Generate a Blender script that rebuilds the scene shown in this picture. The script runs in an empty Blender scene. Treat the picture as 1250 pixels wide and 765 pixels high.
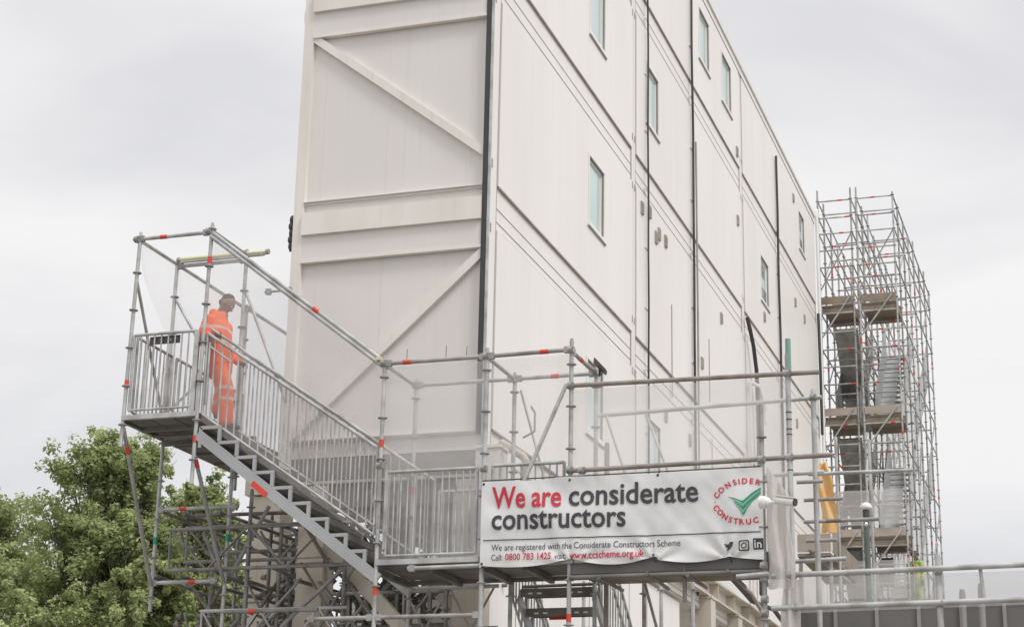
import bpy, bmesh, math, random
from mathutils import Vector, Matrix, noise
random.seed(7)
R_ = math.radians
scene = bpy.context.scene
col = scene.collection
scene.view_settings.view_transform = 'Standard'; scene.view_settings.look = 'None'; scene.view_settings.exposure = 0

# ------------------------------------------------------------------ materials
def mat(name, base, rough=.6, metal=0, var=.12, scale=3, bump=0, bscale=40, trans=0, grime=None, gscale=(1, 1, 1), emis=None, spec=.5, streak=0):
    m = bpy.data.materials.new(name); m.use_nodes = True
    nt = m.node_tree; N = nt.nodes; L = nt.links
    b = N['Principled BSDF']
    b.inputs['Roughness'].default_value = rough; b.inputs['Metallic'].default_value = metal
    b.inputs['Specular IOR Level'].default_value = spec
    tc = N.new('ShaderNodeTexCoord')
    mp = N.new('ShaderNodeMapping'); mp.inputs['Scale'].default_value = gscale
    L.new(tc.outputs['Object'], mp.inputs['Vector'])
    no = N.new('ShaderNodeTexNoise'); no.inputs['Scale'].default_value = scale; no.inputs['Detail'].default_value = 5
    L.new(mp.outputs['Vector'], no.inputs['Vector'])
    mx = N.new('ShaderNodeMix'); mx.data_type = 'RGBA'
    dk = grime or tuple(c * (1 - 2 * var) for c in base)
    mx.inputs[6].default_value = (*dk, 1); mx.inputs[7].default_value = (*base, 1)
    rp = N.new('ShaderNodeMapRange'); rp.inputs[1].default_value = .3; rp.inputs[2].default_value = .62
    L.new(no.outputs['Fac'], rp.inputs[0]); L.new(rp.outputs[0], mx.inputs[0])
    last = mx.outputs[2]
    if streak:
        m2 = N.new('ShaderNodeMapping'); m2.inputs['Scale'].default_value = (7, 7, .22); L.new(tc.outputs['Object'], m2.inputs['Vector'])
        n3 = N.new('ShaderNodeTexNoise'); n3.inputs['Scale'].default_value = 1.4; n3.inputs['Detail'].default_value = 6; n3.inputs['Roughness'].default_value = .7; L.new(m2.outputs['Vector'], n3.inputs['Vector'])
        r3 = N.new('ShaderNodeMapRange'); r3.inputs[1].default_value = .56; r3.inputs[2].default_value = .78; r3.inputs[3].default_value = 0; r3.inputs[4].default_value = streak; L.new(n3.outputs['Fac'], r3.inputs[0])
        x3 = N.new('ShaderNodeMix'); x3.data_type = 'RGBA'; x3.inputs[7].default_value = (base[0] * .62, base[1] * .57, base[2] * .50, 1); L.new(r3.outputs[0], x3.inputs[0]); L.new(last, x3.inputs[6]); last = x3.outputs[2]
    L.new(last, b.inputs['Base Color'])
    if bump:
        n2 = N.new('ShaderNodeTexNoise'); n2.inputs['Scale'].default_value = bscale; n2.inputs['Detail'].default_value = 4
        L.new(tc.outputs['Object'], n2.inputs['Vector'])
        bp = N.new('ShaderNodeBump'); bp.inputs['Strength'].default_value = bump; bp.inputs['Distance'].default_value = .02
        L.new(n2.outputs['Fac'], bp.inputs['Height']); L.new(bp.outputs['Normal'], b.inputs['Normal'])
    return m

M = {}
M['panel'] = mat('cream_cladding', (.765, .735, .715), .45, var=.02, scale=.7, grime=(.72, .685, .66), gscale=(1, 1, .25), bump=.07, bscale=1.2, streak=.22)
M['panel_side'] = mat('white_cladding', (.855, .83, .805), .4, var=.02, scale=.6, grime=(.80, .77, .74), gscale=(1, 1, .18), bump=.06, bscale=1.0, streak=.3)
M['frame'] = mat('cream_frame_paint', (.81, .78, .735), .45, var=.03, scale=2.5, grime=(.75, .71, .66), gscale=(1, 1, .4), streak=.45)
M['column'] = mat('cream_steel_paint', (.62, .57, .49), .5, var=.05, scale=2, grime=(.50, .45, .37), gscale=(1, 1, .3), streak=.8)
M['joint'] = mat('brown_joint_shadow', (.38, .34, .30), .8)  # joint colour, also holds the shade painted under each wall panel
M['line'] = mat('grey_joint_sealant', (.42, .38, .36), .8)
M['black'] = mat('black_rubber', (.055, .053, .055), .55)
M['darkplastic'] = mat('dark_plastic', (.075, .073, .075), .5)
M['galv'] = mat('galvanised_steel', (.55, .56, .555), .5, .3, scale=4, grime=(.31, .305, .30))
M['galv_dull'] = mat('weathered_galvanised_steel', (.41, .405, .395), .55, .25, scale=5, grime=(.25, .24, .23))
M['rust'] = mat('rusty_scaffold_tube', (.36, .33, .30), .65, .2, scale=4, grime=(.23, .18, .16))
M['alu'] = mat('aluminium', (.45, .46, .465), .45, .35, scale=2.5, grime=(.38, .39, .395))
M['red'] = mat('red_marker_tape', (.72, .07, .04), .5, var=.08)
M['green'] = mat('green_marker_tape', (.02, .33, .18), .5, var=.08)
M['greenpaint'] = mat('green_painted_tube', (.20, .36, .30), .5, var=.1)
M['ply'] = mat('plywood_board', (.30, .25, .19), .8, scale=3, grime=(.20, .165, .13), gscale=(1, 6, 1))
M['plylight'] = mat('pale_plywood', (.47, .40, .34), .8, scale=3, grime=(.38, .32, .27))
M['deck'] = mat('steel_deck_underside', (.215, .205, .195), .6, .15, scale=4, grime=(.14, .13, .12))
M['glass'] = mat('pale_window_glass', (.60, .72, .71), .12, 0, var=.06, scale=.8, spec=.6)
M['glassdark'] = mat('dark_window_glass', (.12, .17, .17), .08, 0, spec=.8)
M['pvc'] = mat('white_upvc', (.86, .86, .85), .35, var=.02)
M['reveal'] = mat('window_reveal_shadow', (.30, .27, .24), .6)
M['vent'] = mat('grey_vent', (.42, .39, .36), .6)
M['banner'] = mat('white_vinyl_banner', (.78, .78, .78), .42, var=.05, scale=1.6, bump=.3, bscale=4, streak=.35)
M['text_red'] = mat('red_print', (.60, .035, .06), .45, var=.05)
M['text_dark'] = mat('charcoal_print', (.055, .055, .065), .45, var=.05)
M['text_green'] = mat('green_print', (.02, .27, .16), .45, var=.05)
M['text_green_light'] = mat('pale_green_print', (.20, .50, .38), .45, var=.05)
M['orange'] = mat('fluorescent_orange_fabric', (1.0, .20, .075), .85, var=.12, scale=5, grime=(.92, .125, .045), bump=.5, bscale=9)
M['orange_sheet'] = mat('orange_plastic_sheet', (.80, .55, .28), .6, var=.12, scale=5, grime=(.78, .44, .14))
M['hiyellow'] = mat('fluorescent_yellow_fabric', (.50, .62, .20), .85, var=.1, scale=5)
M['skin'] = mat('brown_skin', (.25, .15, .11), .55, var=.06, scale=12)
M['hair'] = mat('black_hair', (.02, .017, .015), .7)
M['boot'] = mat('dark_work_boot', (.04, .036, .032), .6)
M['glove'] = mat('grey_work_glove', (.20, .20, .22), .8)
M['reflect'] = mat('silver_reflective_tape', (.66, .60, .56), .4, var=.04)
M['yellowlamp'] = mat('yellowed_lamp_diffuser', (.72, .68, .42), .4, var=.05)
M['sheetgrey'] = mat('grey_hoarding_sheet', (.33, .32, .315), .7, var=.08, scale=1.5, grime=(.25, .24, .235), streak=.5)
M['sheetdark'] = mat('dark_hoarding_band', (.17, .165, .16), .7, var=.08, scale=1.5)
M['wood'] = mat('tree_bark', (.15, .13, .10), .9, scale=3, bump=.5, bscale=8)

def banded(name, base_mat, bands, axis=2, tape=(.78, .52, .44)):
    """hi-vis cloth: reflective bands at given object-space heights"""
    m = base_mat.copy(); m.name = name
    nt = m.node_tree; N = nt.nodes; L = nt.links
    b = N['Principled BSDF']; src = b.inputs['Base Color'].links[0].from_socket
    tc = N.new('ShaderNodeTexCoord'); sp = N.new('ShaderNodeSeparateXYZ'); L.new(tc.outputs['Object'], sp.inputs[0])
    acc = None
    for c, h in bands:
        s = N.new('ShaderNodeMath'); s.operation = 'COMPARE'; s.inputs[1].default_value = c; s.inputs[2].default_value = h
        L.new(sp.outputs[axis], s.inputs[0])
        if acc is None: acc = s.outputs[0]
        else:
            a = N.new('ShaderNodeMath'); a.operation = 'MAXIMUM'; L.new(acc, a.inputs[0]); L.new(s.outputs[0], a.inputs[1]); acc = a.outputs[0]
    mx = N.new('ShaderNodeMix'); mx.data_type = 'RGBA'; mx.inputs[7].default_value = (*tape, 1)
    L.new(acc, mx.inputs[0]); L.new(src, mx.inputs[6]); L.new(mx.outputs[2], b.inputs['Base Color'])
    return m

def net_material(name, alpha, colr=(.80, .79, .78)):
    m = bpy.data.materials.new(name); m.use_nodes = True
    nt = m.node_tree; N = nt.nodes; L = nt.links
    for n in list(N): N.remove(n)
    out = N.new('ShaderNodeOutputMaterial'); mix = N.new('ShaderNodeMixShader'); tr = N.new('ShaderNodeBsdfTransparent')
    df = N.new('ShaderNodeBsdfDiffuse'); tl = N.new('ShaderNodeBsdfTranslucent'); m2 = N.new('ShaderNodeMixShader'); m2.inputs[0].default_value = .45
    df.inputs[0].default_value = (*colr, 1); tl.inputs[0].default_value = (*colr, 1)
    L.new(df.outputs[0], m2.inputs[1]); L.new(tl.outputs[0], m2.inputs[2])
    tc = N.new('ShaderNodeTexCoord'); no = N.new('ShaderNodeTexNoise'); no.inputs['Scale'].default_value = .9; no.inputs['Detail'].default_value = 1.5
    L.new(tc.outputs['Object'], no.inputs[0])
    mr = N.new('ShaderNodeMapRange'); mr.inputs[1].default_value = .3; mr.inputs[2].default_value = .7
    mr.inputs[3].default_value = alpha * .82; mr.inputs[4].default_value = alpha * 1.18
    L.new(no.outputs[0], mr.inputs[0]); L.new(mr.outputs[0], mix.inputs[0])
    L.new(tr.outputs[0], mix.inputs[1]); L.new(m2.outputs[0], mix.inputs[2]); L.new(mix.outputs[0], out.inputs[0])
    return m
M['net'] = net_material('white_debris_netting', .46, (.90, .89, .88))
M['net_thin'] = net_material('thin_white_debris_netting', .27, (.86, .85, .84))
M['net_stair'] = net_material('stair_debris_netting', .28, (.86, .85, .84))
M['net_low'] = net_material('white_handrail_netting', .48)
M['net_thick'] = net_material('folded_white_debris_netting', .80, (.76, .73, .70))

# ------------------------------------------------------------------ mesh builder
class MB:
    def __init__(s): s.v = []; s.f = []; s.mi = []; s.mats = []; s.sm = []
    def _m(s, m):
        if m not in s.mats: s.mats.append(m)
        return s.mats.index(m)
    def add(s, vs, fs, m, smooth=False):
        o = len(s.v); k = s._m(m); s.v += [tuple(v) for v in vs]
        for f in fs: s.f.append(tuple(o + i for i in f)); s.mi.append(k); s.sm.append(smooth)
    def box(s, a, b, m):
        x0, y0, z0 = [min(a[i], b[i]) for i in range(3)]; x1, y1, z1 = [max(a[i], b[i]) for i in range(3)]
        s.add([(x0, y0, z0), (x1, y0, z0), (x1, y1, z0), (x0, y1, z0), (x0, y0, z1), (x1, y0, z1), (x1, y1, z1), (x0, y1, z1)],
              [(0, 3, 2, 1), (4, 5, 6, 7), (0, 1, 5, 4), (1, 2, 6, 5), (2, 3, 7, 6), (3, 0, 4, 7)], m)
    def bar(s, p, q, w, h, m, up=(0, 0, 1)):
        """rectangular bar from p to q: w across, h along up"""
        p = Vector(p); q = Vector(q); d = (q - p).normalized(); u = Vector(up)
        r = d.cross(u)
        if r.length < 1e-4: r = d.cross(Vector((1, 0, 0)))
        r.normalize(); u = r.cross(d).normalized()
        vs = []
        for c in (p, q):
            for a, b in ((-1, -1), (1, -1), (1, 1), (-1, 1)): vs.append(c + r * (a * w / 2) + u * (b * h / 2))
        s.add(vs, [(0, 3, 2, 1), (4, 5, 6, 7), (0, 1, 5, 4), (1, 2, 6, 5), (2, 3, 7, 6), (3, 0, 4, 7)], m)
    def tube(s, p, q, r, m, n=10, r2=None):
        p = Vector(p); q = Vector(q); d = (q - p).normalized(); r2 = r if r2 is None else r2
        a = d.cross(Vector((0, 0, 1)) if abs(d.z) < .9 else Vector((1, 0, 0))).normalized(); b = d.cross(a)
        vs = [p + (a * math.cos(t) + b * math.sin(t)) * r for t in [2 * math.pi * i / n for i in range(n)]]
        vs += [q + (a * math.cos(t) + b * math.sin(t)) * r2 for t in [2 * math.pi * i / n for i in range(n)]]
        s.add(vs, [(i, (i + 1) % n, n + (i + 1) % n, n + i) for i in range(n)], m, True)
        s.add(vs, [tuple(range(n - 1, -1, -1)), tuple(range(n, 2 * n))], m)
    def path(s, pts, r, m, n=8):
        for a, b in zip(pts[:-1], pts[1:]):
            s.tube(a, b, r, m, n)
            s.ball(b, r, m)
    def ball(s, c, r, m, nu=8, nv=5, sc=(1, 1, 1)):
        vs = [(c[0], c[1], c[2] - r * sc[2])]
        for j in range(1, nv):
            t = -math.pi / 2 + math.pi * j / nv
            for i in range(nu):
                a = 2 * math.pi * i / nu
                vs.append((c[0] + r * sc[0] * math.cos(t) * math.cos(a), c[1] + r * sc[1] * math.cos(t) * math.sin(a), c[2] + r * sc[2] * math.sin(t)))
        vs.append((c[0], c[1], c[2] + r * sc[2])); fs = []
        for i in range(nu): fs.append((0, 1 + (i + 1) % nu, 1 + i))
        for j in range(nv - 2):
            for i in range(nu):
                a = 1 + j * nu; fs.append((a + i, a + (i + 1) % nu, a + nu + (i + 1) % nu, a + nu + i))
        a = 1 + (nv - 2) * nu
        for i in range(nu): fs.append((a + i, a + (i + 1) % nu, len(vs) - 1))
        s.add(vs, fs, m, True)
    def build(s, name, parent=None, **props):
        me = bpy.data.meshes.new(name); me.from_pydata(s.v, [], s.f)
        for m in s.mats: me.materials.append(m)
        me.polygons.foreach_set('material_index', s.mi); me.polygons.foreach_set('use_smooth', s.sm)
        me.update(); o = bpy.data.objects.new(name, me); col.objects.link(o)
        if parent:
            o.parent = parent
            pl = parent.matrix_world.translation if False else world_loc(parent)
            o.matrix_parent_inverse = Matrix.Translation(-pl)
        for k, v in props.items(): o[k] = v
        return o

def world_loc(o):
    l = Vector(o.location)
    while o.parent:
        l = o.matrix_parent_inverse.translation + l
        o = o.parent; l = l + Vector(o.location)
    return l

def thing(name, loc, label, cat, group=None):
    o = bpy.data.objects.new(name, None); col.objects.link(o); o.location = loc; o.empty_display_size = .3
    o['label'] = label; o['category'] = cat
    if group: o['group'] = group
    return o

def tag(o, label, cat, group=None):
    o['label'] = label; o['category'] = cat
    if group: o['group'] = group
    return o

def sheet(name, p00, p10, p11, p01, nu, nv, amp, m, parent=None, edge=None, seed=0, freq=1.3, normal=None):
    """hanging fabric: bilinear patch with folds"""
    P = [Vector(p) for p in (p00, p10, p11, p01)]
    nrm = Vector(normal) if normal else (P[1] - P[0]).cross(P[3] - P[0]).normalized()
    vs = []
    for j in range(nv + 1):
        for i in range(nu + 1):
            u = i / nu; v = j / nv
            if edge: u, v = edge(u, v)
            p = P[0].lerp(P[1], u).lerp(P[3].lerp(P[2], u), v)
            w = math.sin(math.pi * min(1, max(0, v)))
            k = noise.noise(Vector((p.x * freq + seed, p.y * freq, p.z * freq * .7))) * amp + noise.noise(Vector((p.x * freq * 3 + seed, p.y * freq * 3, p.z * freq * 1.2))) * amp * .35
            p = p + nrm * k * (.35 + .65 * w)
            vs.append(p)
    b = MB(); w = nu + 1
    b.add(vs, [(j * w + i, j * w + i + 1, (j + 1) * w + i + 1, (j + 1) * w + i) for j in range(nv) for i in range(nu)], m, True)
    return b.build(name, parent)

# ------------------------------------------------------------------ camera (surveyed from the vanishing points)
D = 20.9
CAM = Vector((.3558 * D, -D, 1.6)); YAW, PITCH, ROLL, FPX = -.327835, .300755, .0213088, 2215.3
cy, sy, cp, sp_ = math.cos(YAW), math.sin(YAW), math.cos(PITCH), math.sin(PITCH)
fw = Vector((sy * cp, cy * cp, sp_)); rt0 = Vector((cy, -sy, 0)); up0 = rt0.cross(fw)
rt = rt0 * math.cos(ROLL) + up0 * math.sin(ROLL); up = up0 * math.cos(ROLL) - rt0 * math.sin(ROLL)
cam = bpy.data.cameras.new('camera'); co = bpy.data.objects.new('camera', cam); col.objects.link(co)
mw = Matrix((rt, up, -fw)).transposed().to_4x4(); mw.translation = CAM; co.matrix_world = mw
cam.sensor_width = 36; cam.lens = FPX / 1250 * 36; cam.clip_end = 2000; cam.clip_start = .1
scene.camera = co
def at(x, y, X=None, Y=None, Z=None):
    d = rt * (x - 625) - up * (y - 382.5) + fw * FPX
    t = (X - CAM.x) / d.x if X is not None else (Y - CAM.y) / d.y if Y is not None else (Z - CAM.z) / d.z
    return CAM + d * t

# ------------------------------------------------------------------ world and sun (overcast)
w = bpy.data.worlds.new('World'); scene.world = w; w.use_nodes = True
N = w.node_tree.nodes; L = w.node_tree.links; bg = N['Background']
SUN_EL, SUN_AZ = R_(52), R_(118)      # azimuth clockwise from +Y
sky = N.new('ShaderNodeTexSky'); sky.sky_type = 'NISHITA'; sky.sun_disc = False; sky.sun_elevation = SUN_EL; sky.sun_rotation = SUN_AZ
skm = N.new('ShaderNodeVectorMath'); skm.operation = 'SCALE'; skm.inputs[3].default_value = .10; L.new(sky.outputs[0], skm.inputs[0])
tc = N.new('ShaderNodeTexCoord'); sep = N.new('ShaderNodeSeparateXYZ'); L.new(tc.outputs['Generated'], sep.inputs[0])
mpg = N.new('ShaderNodeMapping'); mpg.inputs['Scale'].default_value = (1, 1, 2.2); mpg.inputs['Location'].default_value = (3.1, 1.7, .4); L.new(tc.outputs['Generated'], mpg.inputs[0])
cn = N.new('ShaderNodeTexNoise'); cn.inputs['Scale'].default_value = 3.2; cn.inputs['Detail'].default_value = 5; cn.inputs['Roughness'].default_value = .45; cn.inputs['Distortion'].default_value = .4
L.new(mpg.outputs[0], cn.inputs[0])
cr = N.new('ShaderNodeValToRGB'); e = cr.color_ramp.elements
e[0].position = .36; e[0].color = (.70, .70, .725, 1); e[1].position = .60; e[1].color = (.90, .895, .892, 1)
L.new(cn.outputs[0], cr.inputs[0])
gr = N.new('ShaderNodeValToRGB'); g = gr.color_ramp.elements
g[0].position = 0; g[0].color = (.90, .90, .91, 1); g[1].position = .45; g[1].color = (1.02, 1.015, 1.01, 1)
x = g.new(1.0); x.color = (1.9, 1.88, 1.86, 1)
L.new(sep.outputs[2], gr.inputs[0])
ml = N.new('ShaderNodeMix'); ml.data_type = 'RGBA'; ml.blend_type = 'MULTIPLY'; ml.inputs[0].default_value = 1
L.new(cr.outputs[0], ml.inputs[6]); L.new(gr.outputs[0], ml.inputs[7])
mm = N.new('ShaderNodeMix'); mm.data_type = 'RGBA'; mm.inputs[0].default_value = .95
L.new(skm.outputs[0], mm.inputs[6]); L.new(ml.outputs[2], mm.inputs[7]); L.new(mm.outputs[2], bg.inputs[0]); bg.inputs[1].default_value = 1.08
sd = bpy.data.lights.new('sun', 'SUN'); sd.energy = 1.55; sd.angle = R_(14); sd.color = (1, .96, .91)
so = bpy.data.objects.new('sun', sd); col.objects.link(so)
sv = Vector((math.sin(SUN_AZ) * math.cos(SUN_EL), math.cos(SUN_AZ) * math.cos(SUN_EL), math.sin(SUN_EL)))
so.rotation_euler = sv.to_track_quat('Z', 'Y').to_euler(); so.location = sv * 60

# ------------------------------------------------------------------ ground
b = MB(); b.add([(-600, -600, 0), (600, -600, 0), (600, 900, 0), (-600, 900, 0)], [(0, 1, 2, 3)], mat('site_ground', (.30, .28, .25), .9, scale=.5, grime=(.20, .19, .17)))
b.build('ground', kind='structure')
b = MB(); b.add([(-60, -26, .004), (60, -26, .004), (60, -14, .004), (-60, -14, .004)], [(0, 1, 2, 3)], mat('asphalt', (.055, .055, .056), .9, scale=3))
b.build('road', kind='structure')

# ------------------------------------------------------------------ the modular building
ZJ = [7.03, 10.33, 13.63, 16.90]; ZROOF = 19.55
MODS = [(0, .30, 7.19, 7.33), (7.35, 7.50, 16.62, 16.80), (16.82, 16.96, 27.0, 27.2)]
bld = thing('modular_building', (-1.4, 13.6, 7.0), 'tall cream modular cabin building raised on a steel frame, with long white side wall', 'building')
WINS = {(0, 2): [(4.57, 5.42, 14.62, 15.67)], (0, 1): [(4.57, 5.42, 11.37, 12.45)], (0, 0): [(4.55, 5.42, 8.05, 9.13)],
        (1, 2): [(8.20, 9.04, 14.58, 15.66)], (1, 3): [(12.57, 13.5, 17.83, 18.92), (14.80, 15.75, 17.83, 18.92)],
        (1, 0): [(8.27, 9.1, 8.02, 9.1)], (2, 1): [(18.9, 19.83, 14.57, 15.60 - .0)], (2, 3): [(24.48, 25.3, 17.72, 18.72)]}
WINS[(2, 2)] = [(18.9, 19.83, 14.57, 15.60)]; del WINS[(2, 1)]
for k, (m0, p0, p1, m1) in enumerate(MODS):
    for s in range(4):
        z0 = ZJ[s]; zt = (ZJ[s + 1] - .62) if s < 3 else ZROOF - .30
        wins = [q for q in WINS.get((k, s), [])]
        # panel with openings
        b = MB(); ys = [p0]
        for q in wins: ys += [q[0], q[1]]
        ys.append(p1)
        for i in range(len(ys) - 1):
            if i % 2 == 0: b.box((-.09, ys[i], z0), (0, ys[i + 1], zt), M['panel_side'])
            else:
                q = wins[i // 2]
                b.box((-.09, q[0], z0), (0, q[1], q[2]), M['panel_side']); b.box((-.09, q[0], q[3]), (0, q[1], zt), M['panel_side'])
        # seam lines of the sheets: very thin raised ribs
        n = int((p1 - p0) / 1.15)
        for i in range(1, n):
            yy = p0 + (p1 - p0) * i / n
            if not any(q[0] - .06 < yy < q[1] + .06 for q in wins): b.box((-.01, yy, z0 + .02), (.0012, yy + .012, zt - .02), M['panel_side'])
        b.build('wall', bld)
        for q in wins:
            fb = MB(); d = .045
            fb.box((-.075, q[0], q[2]), (-.03, q[0] + d, q[3]), M['pvc']); fb.box((-.075, q[1] - d, q[2]), (-.03, q[1], q[3]), M['pvc'])
            fb.box((-.075, q[0] + d, q[2]), (-.03, q[1] - d, q[2] + d), M['pvc']); fb.box((-.075, q[0] + d, q[3] - d), (-.03, q[1] - d, q[3]), M['pvc'])
            for yy0, yy1 in ((q[0] - .045, q[0] - .002), (q[1] + .002, q[1] + .045)): fb.box((.001, yy0, q[2] - .045), (.014, yy1, q[3] + .045), M['panel_side'])
            fb.box((.001, q[0] - .002, q[3] + .002), (.014, q[1] + .002, q[3] + .045), M['panel_side'])
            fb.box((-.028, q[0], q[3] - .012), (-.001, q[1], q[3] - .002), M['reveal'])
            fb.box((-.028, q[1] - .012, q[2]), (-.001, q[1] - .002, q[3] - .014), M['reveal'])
            f = fb.build('window', bld)
            pb = MB(); pb.box((-.07, q[0] + d, q[2] + d), (-.05, q[1] - d, q[3] - d), M['glass'])
            if k == 2: pb.box((-.049, q[0] + d, q[3] - .42), (-.047, q[1] - .2, q[3] - .12), M['glassdark']); pb.box((-.049, q[0] + .3, q[2] + d + .05), (-.047, q[1] - d, q[2] + .36), M['glassdark'])
            pb.build('pane', f)
            sb = MB(); sb.box((-.03, q[0] - .07, q[2] - .10), (.035, q[1] + .09, q[2] - .047), M['pvc']); sb.box((.001, q[0] - .07, q[2] - .118), (.02, q[1] + .09, q[2] - .101), M['vent'])
            sb.build('sill', f)
        # ring beam below the panel of this storey, with joints
        if True:
            b = MB(); zb = z0 - .62
            b.box((-.12, p0 - (.02 if k else .02), zb), (-.028, p1 + .02, z0), M['frame'] if s == 0 else M['panel_side'])
            b.build('ring_beam', bld)
            b = MB()
            b.box((-.027, p0 + .02, z0 - .028), (.004, p1 - .02, z0 - .001), M['joint'])  # brown strip painted in for the shade under the projecting panel
            b.box((-.027, p0 - .02, z0 - .32), (-.0235, p1, z0 - .306), M['line'])
            b.box((-.027, p0 - .02, z0 - .505), (-.0235, p1, z0 - .490), M['line'])
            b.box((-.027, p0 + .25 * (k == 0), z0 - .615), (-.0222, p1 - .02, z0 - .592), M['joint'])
            b.build('joint_shadow_lines', bld)
    # corner posts of the module line and roof edge
    for y0, y1 in ((m0, p0 - .022), (p1 + .022, m1)):
        b = MB(); b.box((-.13, y0 + .004, 6.4), (-.018, y1, ZROOF - .27), M['panel_side'])
        yy = y1 if y0 == m0 else y0
        b.box((-.018, yy - .012, 6.5), (-.0145, yy + .004, ZROOF - .3), M['line'])
        for zj in ZJ[1:]:
            b.box((-.017, y0 + .05, zj - .72), (-.012, y0 + .09, zj - .6), M['vent']); b.box((-.017, y0 + .05, zj + .18), (-.012, y0 + .09, zj + .30), M['vent'])
        b.build('corner_post', bld)
    b = MB(); b.box((-2.76, m0, ZROOF - .27), (.0, m1, ZROOF - .09), M['panel_side']); b.box((-2.80, m0, ZROOF - .088), (.035, m1, ZROOF), M['frame'])
    b.box((.001, m0 + .02, ZROOF - .285), (.008, m1 - .02, ZROOF - .268), M['line'])
    b.build('roof_edge', bld)
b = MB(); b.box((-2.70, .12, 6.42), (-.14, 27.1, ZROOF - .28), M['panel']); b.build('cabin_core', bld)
b = MB(); b.box((-2.78, .04, 6.4), (-2.705, 27.2, ZROOF - .28), M['panel_side']); b.build('rear_wall', bld)
# end face (Y = 0): storeys
b = MB(); b.box((-2.80, -.05, 6.35), (-2.655, .11, ZROOF - .28), M['frame']); b.build('corner_post', bld)
b = MB(); b.box((-.030, -.055, 6.35), (-.005, -.002, ZROOF - .28), M['galv']); b.box((-.10, -.062, 6.9), (-.034, .05, ZROOF - .28), M['black']); b.build('corner_trim', bld)
X0, X1 = -2.655, -.10
for s in range(4):
    z = ZJ[s]                       # joint height of the storey
    b = MB(); zt = z + 3.3 - .93 if s < 3 else ZROOF - .28
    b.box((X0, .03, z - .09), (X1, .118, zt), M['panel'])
    for xx in (-2.44, -1.50, -.32): b.box((xx, .026, z - .08), (xx + .010, .0298, zt - .02), M['frame'])
    b.build('end_wall', bld)
    b = MB()
    b.box((X0, -.05, z - .13), (X1, .11, z - .092), M['panel']); b.box((X0, -.062, z - .118), (X1, -.051, z - .10), M['line'])
    b.build('sill_flashing', bld)
    b = MB(); b.box((X0, 0, z - .27), (X1, .11, z - .131), M['panel'])
    if s: b.box((X0, -.10, z - .58), (X1, .11, z - .271), M['frame'])
    b.box((X0, -.045 if s else 0, z - (.93 if s else .33)), (X1, .11, z - (.581 if s else .272)), M['panel']); b.build('end_ring_beam', bld)
    # horizontal rail at panel top
    if s: b = MB(); b.box((X0, -.06, z - .965), (X1, .02, z - .931), M['frame']); b.build('end_rail', bld)
for s in range(4):
    z = ZJ[s]; top = z + 3.3 - .95 if s < 3 else 19.2
    b = MB()
    if s in (1, 3): b.bar((X0 - .0, -.005, top), (X1 + .02, -.005, z + .36), .07, .11, M['frame'])
    else: b.bar((X1 + .02, -.005, top - .06), (X0, -.005, z - .02), .07, .11, M['frame'])
    b.build('diagonal_brace', bld)
b = MB()
for px_, pz in [(7.85, 12.75), (8.38, 12.87), (8.85, 12.55), (9.07, 12.69), (9.56, 12.72), (16.3, 17.15), (16.25, 15.5), (23.69, 18.77), (14.36, 12.69), (19.2, 14.16), (23.56, 15.86), (24.93, 15.82), (12.49, 11.22), (9.5, 9.44), (11.38, 9.43), (23.3, 12.6)]:
    vb = MB(); vb.box((.001, px_ - .075, pz - .11), (.03, px_ + .075, pz + .11), M['vent'])
    for i in range(4): vb.box((.031, px_ - .06, pz - .08 + i * .045), (.036, px_ + .06, pz - .062 + i * .045), M['line'])
    vb.build('vent', bld)
for yy, za, zb in ((10.0, 9.9, 11.65), (13.15, 10.6, 11.9), (13.3, 8.0, 9.9)):
    vb = MB(); vb.box((.001, yy, za), (.012, yy + .03, zb), M['line']); vb.build('conduit', bld)
def wob(y, z0, z1, a=.03, step=.45, sd_=0):
    pts = []; z = z0
    while z < z1:
        pts.append((.045, y + noise.noise(Vector((sd_, z * .6, y))) * a * 2, z)); z += step
    pts.append((.045, y, z1)); return pts
for yy, z0, z1, rr in ((8.15, 6.6, 19.4, .018), (11.72, 6.6, 19.4, .025), (21.05, 7.0, 18.9, .03)):
    b = MB(); b.path(wob(yy, z0, z1, sd_=yy), rr, M['black'])
    for z in [z0 + 1.1 * i for i in range(1, int((z1 - z0) / 1.1))]: b.box((.0, yy - .11, z), (.015, yy + .11, z + .03), M['pvc'])
    b.build('black_cable', bld)
b = MB(); b.path([(.06, 16.85, 13.45), (.1, 16.95, 13.2), (.12, 17.2, 12.9), (.13, 17.45, 12.4), (.12, 17.6, 11.6), (.10, 17.7, 10.6), (.09, 17.7, 7.5)], .045, M['black'])
b.build('cable_bundle', bld)
b = MB(); b.path([(.07, 11.87, 15.6), (.07, 11.9, 12), (.07, 11.87, 9)], .02, M['vent']); b.build('grey_cable', bld)
b = MB(); b.path([(.08, 16.95, 7), (.08, 16.95, 12.0)], .03, M['frame']); b.path([(.08, 16.95, 12.0), (.15, 17.5, 12.05), (.15, 18.3, 11.7), (.15, 18.3, 11.4)], .045, M['pvc']); b.build('downpipe', bld)
b = MB(); b.path([(.05, 27.05, 16.6), (.07, 27.0, 15.0), (.06, 27.05, 13.2)], .04, M['black']); b.build('black_cable', bld)
b = MB(); b.path([(.06, 27.25, 3), (.06, 27.25, 19.7)], .05, M['pvc']); b.build('downpipe', bld)
b = MB()
for i in range(5): b.ball((-2.835 - .012 * (i % 2), .02, 9.64 + .095 * i), .06, M['black'], sc=(.8, 1, 1.2))
b.path([(-2.84, .02, 9.58), (-2.86, .03, 9.8), (-2.835, .02, 10.06)], .028, M['black']); b.build('cable_gland', bld)
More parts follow.
